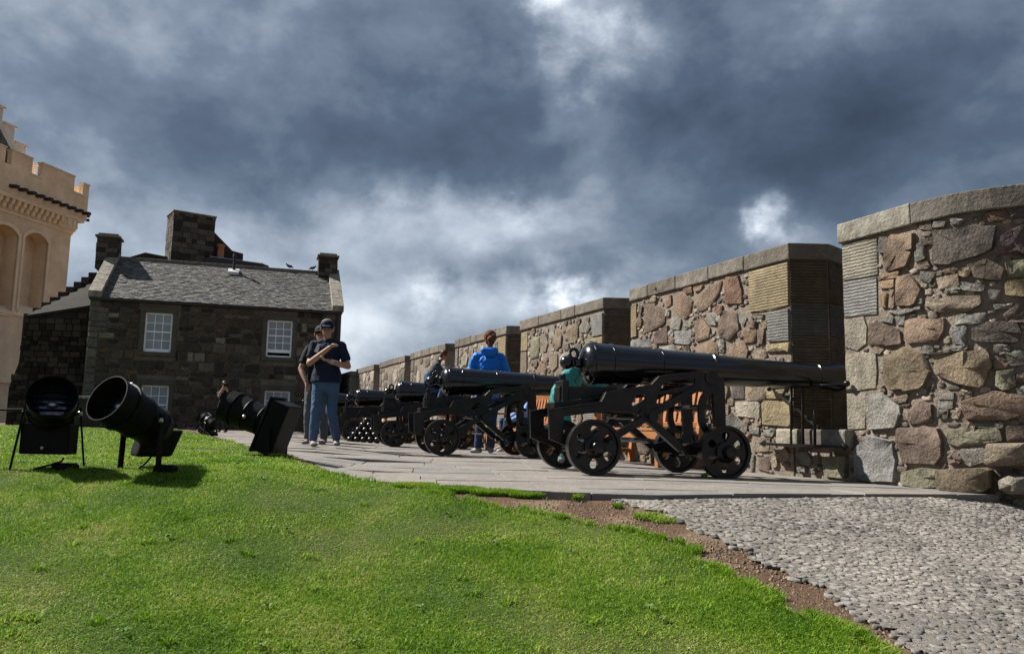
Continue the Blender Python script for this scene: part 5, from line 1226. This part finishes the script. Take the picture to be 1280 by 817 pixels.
def person(label, loc, J, outfit, face, build=1.0, k=1.0, vox=.009):
    """J: joints relative to the feet point. face: direction the face looks"""
    t = thing('person', label, 'person', loc); b = Body(loc); f = V(face).normalized(); hs = f.cross(V((0, 0, 1))).normalized(); hu = hs.cross(f)
    hd = V(J['head']); sh = [V(J['shL']), V(J['shR'])]; hip = [V(J['hipL']), V(J['hipR'])]; side = (sh[1] - sh[0]).normalized()
    chest = (sh[0] + sh[1]) / 2 - V((0, 0, .09 * k)); pel = (hip[0] + hip[1]) / 2 + V((0, 0, .05 * k)); nk = V(J.get('neck', (sh[0] + sh[1]) / 2 + V((0, 0, .04 * k))))
    def torso(bb, g):
        waist = pel.lerp(chest, .42)
        bb.seg(pel, waist, (.155 * k * build + g, .11 * k * build + g), (.14 * k * build + g, .11 * k * build + g), side); bb.seg(waist, chest, (.14 * k * build + g, .11 * k * build + g), (.165 * k + g, .11 * k + g), side)
        bb.seg(chest, nk - V((0, 0, .03 * k)), (.165 * k + g, .105 * k + g), (.075 * k + g * .6, .065 * k + g * .6), side)
        for s_ in sh: bb.seg(chest + (s_ - chest) * .3 + V((0, 0, .05 * k)), s_ - V((0, 0, .022 * k)), .066 * k + g, .047 * k + g * .8)
    torso(b, 0)
    b.seg(nk - V((0, 0, .04)), hd - hu * .04, .052 * k, .05 * k)
    b.seg(hd - hu * .055 * k + f * .02 * k, hd + hu * .03 * k, (.056 * k, .068 * k), (.075 * k, .092 * k), hs); b.ball(hd + hu * .03 * k - f * .008, .086 * k, (.9, .9, 1.05))
    b.seg(hd - hu * .075 * k + f * .045 * k, hd - hu * .06 * k + f * .04 * k, .034 * k, .036 * k)
    b.seg(hd + f * .088 * k + hu * .012 * k, hd + f * .106 * k - hu * .022 * k, .009 * k, .014 * k)      # nose
    b.seg(hd + f * .088 * k - hu * .05 * k - hs * .018 * k, hd + f * .088 * k - hu * .05 * k + hs * .018 * k, .007 * k, .007 * k)
    for s_ in (-1, 1): b.seg(hd + hs * s_ * .082 * k - hu * .02 * k, hd + hs * s_ * .086 * k + hu * .015 * k - f * .008, (.012 * k, .018 * k), (.012 * k, .02 * k), hs)
    for nm in 'LR':
        i = 0 if nm == 'L' else 1
        el, wr = V(J['el' + nm]), V(J['wr' + nm]); b.chain([sh[i] - V((0, 0, .02 * k)), el, el.lerp(wr, .35), wr], [.05 * k, .041 * k, .041 * k, .028 * k]); hand(b, wr, el, J.get('curl' + nm, .5), J.get('palm' + nm, (0, 0, -1)), k, J.get('thumb' + nm, 1))
        kn, an = V(J['kn' + nm]), V(J['an' + nm]); b.chain([hip[i], kn, kn.lerp(an, .3) - f * .0, an], [.082 * k, .055 * k, .054 * k, .036 * k])
        to = V(J['to' + nm]); b.seg(an - V((0, 0, .03)), to, .034 * k, (.038 * k, .022 * k), side)
    b.build('body', M['skin'], t, vox, 3)
    if outfit.get('top'):
        c = Body(loc); g = outfit.get('puff', .014) ; torso(c, g)
        for nm in 'LR':
            i = 0 if nm == 'L' else 1; el, wr = V(J['el' + nm]), V(J['wr' + nm])
            if outfit.get('sleeve') == 'short': c.seg(sh[i] - V((0, 0, .025 * k)), sh[i].lerp(el, .74), .05 * k + g, .056 * k + g * .8, e1=.2)
            else: c.chain([sh[i] - V((0, 0, .02 * k)), el, el.lerp(wr, .93)], [.050 * k + g, .043 * k + g, .034 * k + g])
        if outfit.get('hem'): c.seg(pel + V((0, 0, .05)), pel - V((0, 0, outfit['hem'])), (.165 * k * build + g, .125 * k * build + g), (.17 * k * build + g, .13 * k * build + g), side, e1=.1)
        # folds in the cloth
        o = c.build(outfit.get('topname', 'shirt'), M[outfit['top']], t, vox, 2)
        tx = bpy.data.textures.get('folds') or bpy.data.textures.new('folds', 'CLOUDS'); tx.noise_scale = .09; tx.noise_depth = 2
        dm = o.modifiers.new('folds', 'DISPLACE'); dm.texture = tx; dm.strength = outfit.get('fold', .022); dm.mid_level = .5; dm.texture_coords = 'GLOBAL'
        if outfit.get('hood'):
            q = Body(loc); q.seg(nk - f * .10 * k - side * .085 + V((0, 0, -.01)), nk - f * .10 * k + side * .085 + V((0, 0, -.01)), .052, .052); q.seg(nk - f * .12 * k - side * .05 - V((0, 0, .06)), nk - f * .12 * k + side * .05 - V((0, 0, .06)), .045, .045)
            q.seg(nk - f * .02 - side * .07 + V((0, 0, .01)), nk - f * .10 - side * .085, .035, .045); q.seg(nk - f * .02 + side * .07 + V((0, 0, .01)), nk - f * .10 + side * .085, .035, .045); q.build('hood', M[outfit['top']], t, vox, 3)
    if outfit.get('legs'):
        c = Body(loc); c.seg(pel + V((0, 0, .03)), pel - V((0, 0, .07)) * k, (.163 * k * build, .12 * k * build), (.155 * k * build, .118 * k * build), side)
        for nm in 'LR':
            i = 0 if nm == 'L' else 1; kn, an = V(J['kn' + nm]), V(J['an' + nm])
            c.chain([hip[i], kn, kn.lerp(an, .35), an + (kn - an).normalized() * .02], [.096 * k, .072 * k, .068 * k, .058 * k])
        o = c.build('trousers', M[outfit['legs']], t, vox, 2)
        tx = bpy.data.textures.get('folds') or bpy.data.textures.new('folds', 'CLOUDS'); dm = o.modifiers.new('folds', 'DISPLACE'); dm.texture = tx; dm.strength = .022; dm.mid_level = .5; dm.texture_coords = 'GLOBAL'
    for nm in 'LR':
        an, to = V(J['an' + nm]), V(J['to' + nm]); c = Body(loc); hl = an - (to - an) * .35; hl.z = to.z + .012; c.seg(hl, to, (.042 * k, .034 * k), (.047 * k, .027 * k), (to - an).cross(V((0, 0, 1)))); c.seg(an, an - V((0, 0, .03)), .046 * k, .05 * k)
        sho = c.build('shoe', M[outfit.get('shoe', 'trainer')], t, vox, 1)
    if outfit.get('hair'):
        c = Body(loc); c.ball(hd + hu * .045 * k - f * .024 * k, .106 * k, (.92, .98, .97)); c.seg(hd - f * .05 * k + hu * .02 * k, hd - f * .055 * k - hu * .05 * k, (.082 * k, .06 * k), (.07 * k, .045 * k), hs)
        if outfit.get('bun'): c.ball(hd - f * .13 * k - hu * .005, .05 * k); c.seg(hd - f * .1, hd - f * .09 - hu * .09, .04, .028)
        c.build('hair', M[outfit['hair']], t, vox * .8, 2)
    if outfit.get('cap'):
        c = Body(loc); c.ball(hd + hu * .055 * k - f * .004, .099 * k, (.95, 1, .85)); cp = c.build('cap', M[outfit['cap']], t, vox * .8, 1)
        c = Body(loc); c.seg(hd + f * .07 * k + hu * .065 * k, hd + f * .155 * k + hu * .055 * k, (.07 * k, .010), (.05 * k, .008), hs); c.build('cap_brim', M[outfit['cap']], cp, .006, 1)
    q = MB()
    for s_ in (-1, 1): q.ball(V(loc) + hd + f * .089 * k + hs * s_ * .031 * k + hu * .008 * k, .010 * k, 8, 6)
    q.build('eyes', M['dark_hair'], t, smooth=True)
    q = MB()
    for s_ in (-1, 1): q.bar(V(loc) + hd + f * .092 * k + hs * s_ * .015 * k + hu * .027 * k, V(loc) + hd + f * .088 * k + hs * s_ * .048 * k + hu * .028 * k, .004, .004)
    q.build('eyebrows', M[outfit.get('hair', 'grey_hair')], t)
    return t
zt = lambda x, y: terr(x, y)
man = person('man in navy cap, navy polo shirt and blue jeans gesturing with raised arms', (-2.56, 10.78, zt(-2.56, 10.78)),
    dict(head=(.06, -.03, 1.565), shL=(-.11, .0, 1.385), shR=(.26, -.02, 1.375), elL=(-.14, -.10, 1.10), wrL=(.17, -.30, 1.30), elR=(.37, -.05, 1.07), wrR=(.17, -.28, 1.12),
         hipL=(-.02, .02, .86), hipR=(.16, .03, .86), knL=(-.02, -.08, .47), anL=(-.05, -.06, .09), toL=(.01, -.22, .03), knR=(.15, .06, .46), anR=(.17, .36, .11), toR=(.21, .22, .03),
         palmL=(0, 0, -1), palmR=(0, 0, 1), curlL=.8, curlR=.35), dict(top='navy_cloth', sleeve='short', hem=.05, legs='denim', shoe='trainer', cap='navy_cloth', hair='grey_hair', topname='polo_shirt'), (.18, -1, -.22), 1.16)
L0 = Vector((-2.56, 10.78, zt(-2.56, 10.78)))
q = MB(); q.bar(L0 + V((-.02, -.085, 1.365)), L0 + V((-.055, -.115, 1.25)), .05, .012, Vector((1, 0, 0))); q.build('white_shoulder_stripe', M['white_cloth'], man)
q = MB(); q.lathe([(-.012, .031), (-.012, .035), (.012, .035), (.012, .031)], L0 + V((.19, -.256, 1.115)), (.2, .23, .05), 14, False); q.ball(L0 + V((.19, -.29, 1.115)), .018, 8, 6, (1, .5, 1)); q.build('wristwatch', M['reflector'], man)
p2 = (-2.76, 11.5, zt(-2.76, 11.5))
m2_ = person('person in dark cap and grey trousers half hidden behind the man in jeans', p2,
    dict(head=(.0, .0, 1.565), shL=(-.17, .02, 1.38), shR=(.17, .02, 1.38), elL=(-.25, -.05, 1.07), wrL=(-.14, -.16, .88), elR=(.23, .0, 1.07), wrR=(.2, -.15, .9),
         hipL=(-.10, .02, .86), hipR=(.09, .02, .86), knL=(-.11, -.03, .46), anL=(-.12, .03, .09), toL=(-.13, -.12, .03), knR=(.09, .02, .46), anR=(.09, .1, .09), toR=(.1, -.04, .03)),
    dict(top='black_cloth', sleeve='short', hem=.08, legs='trouser_grey', shoe='trainer', cap='black_cloth', hair='brown_hair'), (.1, -1, -.1))
bpk = Body(p2); bpk.seg((0, .17, 1.0), (0, .17, 1.3), (.15, .09), (.13, .07), (1, 0, 0)); bo = tag(bpk.build('backpack', M['dark_denim'], None, .012, 3), 'dark blue backpack on the back of the half hidden person in grey trousers', 'backpack')
wl = (-.40, 12.0, zt(-.4, 12.0))
woman = person('woman with auburn hair in bright blue hooded jacket, back to the camera', wl,
    dict(head=(.07, .02, 1.70), shL=(-.12, .02, 1.45), shR=(.24, .02, 1.45), elL=(-.22, .06, 1.18), wrL=(-.18, .16, .96), elR=(.34, .06, 1.18), wrR=(.30, .2, .96), neck=(.06, .02, 1.53),
         hipL=(-.05, .02, .88), hipR=(.15, .02, .88), knL=(-.05, .05, .48), anL=(-.07, .02, .09), toL=(-.16, .08, .03), knR=(.13, .06, .48), anR=(.12, .0, .09), toR=(.12, .16, .03)),
    dict(top='blue_nylon', puff=.026, hem=.12, legs='dark_denim', shoe='trainer', hair='auburn_hair', bun=True, hood=True, topname='jacket', fold=.035), (-.1, 1, .0))
q = MB(); q.bar(V(wl) + V((.0, -.09, 1.765)), V(wl) + V((.14, -.09, 1.765)), .02, .012); q.build('hair_band', M['white_cloth'], woman)
# boy astride the third barrel
cb = Vector((-2.10, 14.35, terr(-2.1, 14.35))); cdx = Vector((math.cos(R(13)), math.sin(R(13)), 0)); cdy = Vector((-cdx.y, cdx.x, 0))
seat = cb + cdx * .62 + Vector((0, 0, 1.12))
def BJ(a, b_, c): return tuple(cdx * a + cdy * b_ + Vector((0, 0, c)))
boy = person('boy in grey sweater and jeans sitting astride a black cannon barrel, head bowed', tuple(seat),
    dict(head=BJ(.27, -.02, .53), shL=BJ(.12, .11, .37), shR=BJ(.14, -.13, .36), elL=BJ(.26, .16, .2), wrL=BJ(.42, .08, .13), elR=BJ(.26, -.18, .18), wrR=BJ(.40, -.10, .12), neck=BJ(.17, -.01, .43),
         hipL=BJ(0, .07, .08), hipR=BJ(.0, -.07, .08), knL=BJ(.26, .22, .02), anL=BJ(.22, .24, -.28), toL=BJ(.33, .26, -.32), knR=BJ(.27, -.22, .03), anR=BJ(.17, -.26, -.25), toR=BJ(.27, -.28, -.31), palmL=(0, 0, -1), palmR=(0, 0, -1)),
    dict(top='grey_cloth', legs='denim', shoe='trainer_white', hair='brown_hair', topname='sweater'), BJ(.85, -.1, -.5), .9, .74)
# photographer by the house
pl = (-7.35, 20.6, zt(-7.35, 20.6))
ph = person('dark clothed person taking a photo in front of the stone house wall', pl,
    dict(head=(.0, .0, 1.22), shL=(-.13, .0, 1.03), shR=(.12, .03, 1.03), elL=(-.05, -.22, .92), wrL=(.02, -.18, 1.13), elR=(.2, -.14, .90), wrR=(.11, -.16, 1.13),
         hipL=(-.07, .0, .66), hipR=(.07, .0, .66), knL=(-.08, -.02, .37), anL=(-.08, .03, .08), toL=(-.08, -.09, .03), knR=(.08, -.01, .37), anR=(.09, .04, .08), toR=(.1, -.08, .03)),
    dict(top='black_cloth', sleeve='short', legs='black_cloth', shoe='black_cloth', hair='dark_hair'), (.35, -1, .1), .95, .78)
q = MB(); cc = Vector(pl) + Vector((.09, -.17, 1.21)); q.box(cc.x - .055, cc.x + .055, cc.y - .03, cc.y + .03, cc.z - .035, cc.z + .035); q.lathe([(0, .03), (.05, .028)], cc - Vector((0, .03, 0)), (0, -1, 0), 12); tag(q.build('camera_in_hand', M['lampblack'], bevel=.006), 'small black camera held up by the person before the house wall', 'camera')
# child in teal, bending behind the nearest breech
tl = (.62, 9.0, zt(.62, 9.0))
person('child in teal jacket bending behind the breech of the nearest cannon', tl,
    dict(head=(.30, .0, 1.17), shL=(.10, -.12, 1.10), shR=(.12, .12, 1.10), elL=(-.02, -.2, .92), wrL=(.1, -.22, .75), elR=(.3, .14, .92), wrR=(.42, .1, .85), neck=(.18, 0, 1.13),
         hipL=(-.04, -.07, .68), hipR=(-.04, .08, .68), knL=(.02, -.08, .37), anL=(-.02, -.08, .08), toL=(.1, -.1, .03), knR=(.03, .09, .37), anR=(-.03, .09, .08), toR=(.1, .1, .03)),
    dict(top='teal_nylon', puff=.035, hem=.06, legs='teal_nylon', shoe='trainer', hair='brown_hair', topname='jacket', fold=.03), (.9, -.2, -.35), 1.0, .8)
# child on the second bench
kp = Vector(WF(4.55, 0, -.55)); kl = (kp.x, kp.y, terr(kp.x, kp.y))
def KJ(a, b_, c): return tuple(-WALL_N * a + WALL_U * b_ + Vector((0, 0, c)))
person('small person in light blue top sitting on the bench behind the second cannon', kl,
    dict(head=KJ(.0, .0, 1.03), shL=KJ(0, -.14, .82), shR=KJ(0, .14, .82), elL=KJ(.08, -.18, .62), wrL=KJ(.26, -.12, .52), elR=KJ(.08, .18, .62), wrR=KJ(.26, .12, .52),
         hipL=KJ(-.04, -.08, .49), hipR=KJ(-.04, .08, .49), knL=KJ(.34, -.09, .50), anL=KJ(.36, -.09, .13), toL=KJ(.48, -.1, .05), knR=KJ(.34, .09, .5), anR=KJ(.36, .09, .13), toR=KJ(.48, .1, .05)),
    dict(top='lightblue_cloth', legs='dark_denim', shoe='trainer_white', hair='brown_hair'), KJ(1, 0, -.15), .95, .8)

# ---------------------------------------------------------------- grass
def grass_object(name, P, H, W, lean, matn):
    n = len(P); a = RNG.uniform(0, 6.283, n); ca_, sa2 = np.cos(a), np.sin(a); la = RNG.uniform(0, 6.283, n); ld = np.stack([np.cos(la), np.sin(la), np.zeros(n)], 1) * (lean * H)[:, None]
    side = np.stack([ca_, sa2, np.zeros(n)], 1) * W[:, None]; up = np.zeros((n, 3)); up[:, 2] = H
    co = np.empty((n, 5, 3)); co[:, 0] = P - side; co[:, 1] = P + side; mid = P + up * .55 + ld * .35; co[:, 2] = mid - side * .75; co[:, 3] = mid + side * .75; co[:, 4] = P + up * (1 - .25 * lean[:, None]) + ld
    me = bpy.data.meshes.new(name); me.vertices.add(n * 5); me.vertices.foreach_set('co', co.ravel().astype(np.float32))
    base = (np.arange(n) * 5)[:, None]; idx = np.concatenate([base + np.array([0, 1, 3, 2]), base + np.array([2, 3, 4])], 1).ravel()
    me.loops.add(len(idx)); me.loops.foreach_set('vertex_index', idx.astype(np.int32)); me.polygons.add(n * 2)
    ls = (np.arange(n) * 7)[:, None] + np.array([0, 4]); me.polygons.foreach_set('loop_start', ls.ravel().astype(np.int32)); me.polygons.foreach_set('loop_total', np.tile([4, 3], n).astype(np.int32))
    me.update(calc_edges=True); me.materials.append(matn); return tag(link(bpy.data.objects.new(name, me)), kind='stuff')
def grass_mat():
    m = bpy.data.materials.new('grass_blades'); m.use_nodes = True; t = m.node_tree; t.nodes.clear(); L = t.links.new
    out = t.nodes.new('ShaderNodeOutputMaterial'); g = t.nodes.new('ShaderNodeNewGeometry'); co = t.nodes.new('ShaderNodeTexCoord').outputs['Object']
    cr = t.nodes.new('ShaderNodeValToRGB'); e = cr.color_ramp.elements; e[0].position = .0; e[0].color = (.10, .22, .016, 1); e[1].position = 1; e[1].color = (.58, .58, .20, 1)
    for p, c in ((.35, (.17, .35, .022)), (.65, (.30, .50, .035)), (.85, (.44, .58, .07))): q = e.new(p); q.color = (*c, 1)
    n1_ = t.nodes.new('ShaderNodeTexNoise'); n1_.inputs['Scale'].default_value = 2.3; n1_.inputs['Detail'].default_value = 6; n1_.inputs['Roughness'].default_value = .65; L(co, n1_.inputs['Vector'])
    a = t.nodes.new('ShaderNodeMath'); a.operation = 'MULTIPLY_ADD'; L(n1_.outputs[0], a.inputs[0]); a.inputs[1].default_value = 2.1; a.inputs[2].default_value = -.90
    b = t.nodes.new('ShaderNodeMath'); b.operation = 'MULTIPLY_ADD'; L(g.outputs['Random Per Island'], b.inputs[0]); b.inputs[1].default_value = .75; L(a.outputs[0], b.inputs[2]); L(b.outputs[0], cr.inputs[0])
    d = t.nodes.new('ShaderNodeBsdfPrincipled'); d.inputs['Roughness'].default_value = .55; d.inputs['Specular IOR Level'].default_value = .15; tr = t.nodes.new('ShaderNodeBsdfTranslucent'); mx_ = t.nodes.new('ShaderNodeMixShader'); mx_.inputs[0].default_value = .32
    vm = t.nodes.new('ShaderNodeVectorMath'); vm.operation = 'SCALE'; vm.inputs['Scale'].default_value = .70; L(cr.outputs[0], vm.inputs[0]); L(vm.outputs[0], d.inputs['Base Color']); L(vm.outputs[0], tr.inputs['Color']); L(d.outputs[0], mx_.inputs[1]); L(tr.outputs[0], mx_.inputs[2]); L(mx_.outputs[0], out.inputs[0]); return m
GM = grass_mat()
def edge_noise(x, y): return .05 * np.sin(x * 9 + y * 4) + .03 * np.sin(y * 23 + x * 11)
def scatter(n, y0, y1, power):
    y = (y0 ** (1 - power) + RNG.random(n) * (y1 ** (1 - power) - y0 ** (1 - power))) ** (1 / (1 - power)) if power != 1 else y0 * (y1 / y0) ** RNG.random(n)
    x = (RNG.random(n) * 1.50 - .76) * y
    return x, y
bx_, by_, bh, bw, bl = [], [], [], [], []
for n, y0, y1, pw, h, w in ((760000, 2.1, 5.2, .7, .0175, .00145), (260000, 5.2, 10, .8, .022, .0027), (150000, 10, 27, 1.2, .03, .006)):
    x, y = scatter(n, y0, y1, pw); e = lawn_edge(y) + edge_noise(x, y); k = (x < e) & ~strip(x, y)
    # thin, worn patches towards the soil
    dd = e - x; cl = np.sin(x * 3.1 + 1.7 * np.sin(y * 2.3)) * np.sin(y * 3.7 + 1.1 * np.sin(x * 4.1)); k &= RNG.random(n) < np.clip(.80 + .30 * cl, .4, 1); k &= (dd > .16) | (RNG.random(n) < .9)
    x, y = x[k], y[k]; dd = (e - x if len(e) == len(x) else e[k] - x); cl = cl[k]
    hh = h * RNG.uniform(.55, 1.35, len(x)) * (1 + .35 * cl) * (1 + 1.0 * np.exp(-(dd / .07) ** 2)); bx_.append(x); by_.append(y); bh.append(hh); bw.append(w * RNG.uniform(.7, 1.3, len(x))); bl.append(RNG.uniform(.3, 1.7, len(x)))
# the tongue of grass along the terrace edge, and stray tufts on the soil
def clump(cx_, cy_, rx, ry, n, h, w=.002):
    t = RNG.uniform(0, 6.283, n); r = np.sqrt(RNG.random(n)); x = cx_ + rx * r * np.cos(t); y = cy_ + ry * r * np.sin(t)
    bx_.append(x); by_.append(y); bh.append(h * RNG.uniform(.5, 1.3, n)); bw.append(w * RNG.uniform(.7, 1.3, n)); bl.append(RNG.uniform(.3, 1.2, n))
for a in (( -.58, 5.08, .14, .08, 5000, .032), (-.32, 4.97, .17, .07, 6000, .032), (-.08, 4.89, .15, .06, 5000, .034), (.10, 4.83, .10, .035, 2500, .03), (.62, 4.62, .03, .02, 150, .03), (.76, 4.42, .09, .05, 500, .028), (.83, 4.36, .07, .04, 350, .026), (-1.9, 6.75, .1, .05, 500, .04), (.40, 4.79, .03, .015, 120, .04)): clump(*a)
for _ in range(60):
    y = RNG.uniform(2.6, 4.9); clump(float(lawn_edge(np.array(y))) + RNG.uniform(-.02, .05), y, .035, .03, 120, .034)
for _ in range(120):
    y = RNG.uniform(2.6, 8.); clump(float(lawn_edge(np.array(y))) - RNG.uniform(.1, 4), y, .03, .03, 50, .032, .0026)
x = np.concatenate(bx_); y = np.concatenate(by_); z = vGZ(x, y)
grass_object('grass', np.stack([x, y, z], 1), np.concatenate(bh), np.concatenate(bw), np.concatenate(bl), GM)
# broad-leaved weeds in the turf
q = MB()
for _ in range(26):
    y = random.uniform(2.6, 5.5); x = float(lawn_edge(np.array(y))) - random.uniform(.05, 2.6); zz_ = GZ(x, y)
    for k in range(random.randint(5, 9)):
        a = random.uniform(0, 6.28); L_ = random.uniform(.015, .03); d = Vector((math.cos(a), math.sin(a), 0)); s2 = Vector((-d.y, d.x, 0)); b_ = Vector((x, y, zz_ + .012))
        q.add([b_, b_ + d * L_ * .5 + s2 * L_ * .25 + Vector((0, 0, .016)), b_ + d * L_ + Vector((0, 0, .012)), b_ + d * L_ * .5 - s2 * L_ * .25 + Vector((0, 0, .016))], [(0, 1, 2, 3)])
me = bpy.data.meshes.new('lawn_weeds'); me.from_pydata([tuple(v) for v in q.v], [], q.f); me.materials.append(M['weed']); tag(link(bpy.data.objects.new('lawn_weeds', me)), kind='stuff')
# crumbs of soil and grit on the bare strip
q = MB()
for _ in range(2600):
    y = random.uniform(2.5, 5.0); a, b = float(lawn_edge(np.array(y))), float(cob_edge(np.array(y))); x = random.uniform(a - .05, b + .05); r = random.choice((.003, .004, .006, .009)); z_ = GZ(x, y) - .004
    vs = [(x + r * math.cos(t) * random.uniform(.7, 1.2), y + r * math.sin(t) * random.uniform(.7, 1.2), z_) for t in (0, 1.57, 3.14, 4.71)] + [(x, y, z_ + r * .9)]
    q.add(vs, [(0, 1, 4), (1, 2, 4), (2, 3, 4), (3, 0, 4)])
me = bpy.data.meshes.new('soil_crumbs'); me.from_pydata([tuple(v) for v in q.v], [], q.f); me.materials.append(material('soil_grit', (.22, .15, .10), .95, (9, .4), (60, .3), .5, island=.5)); tag(link(bpy.data.objects.new('soil_crumbs', me)), kind='stuff')
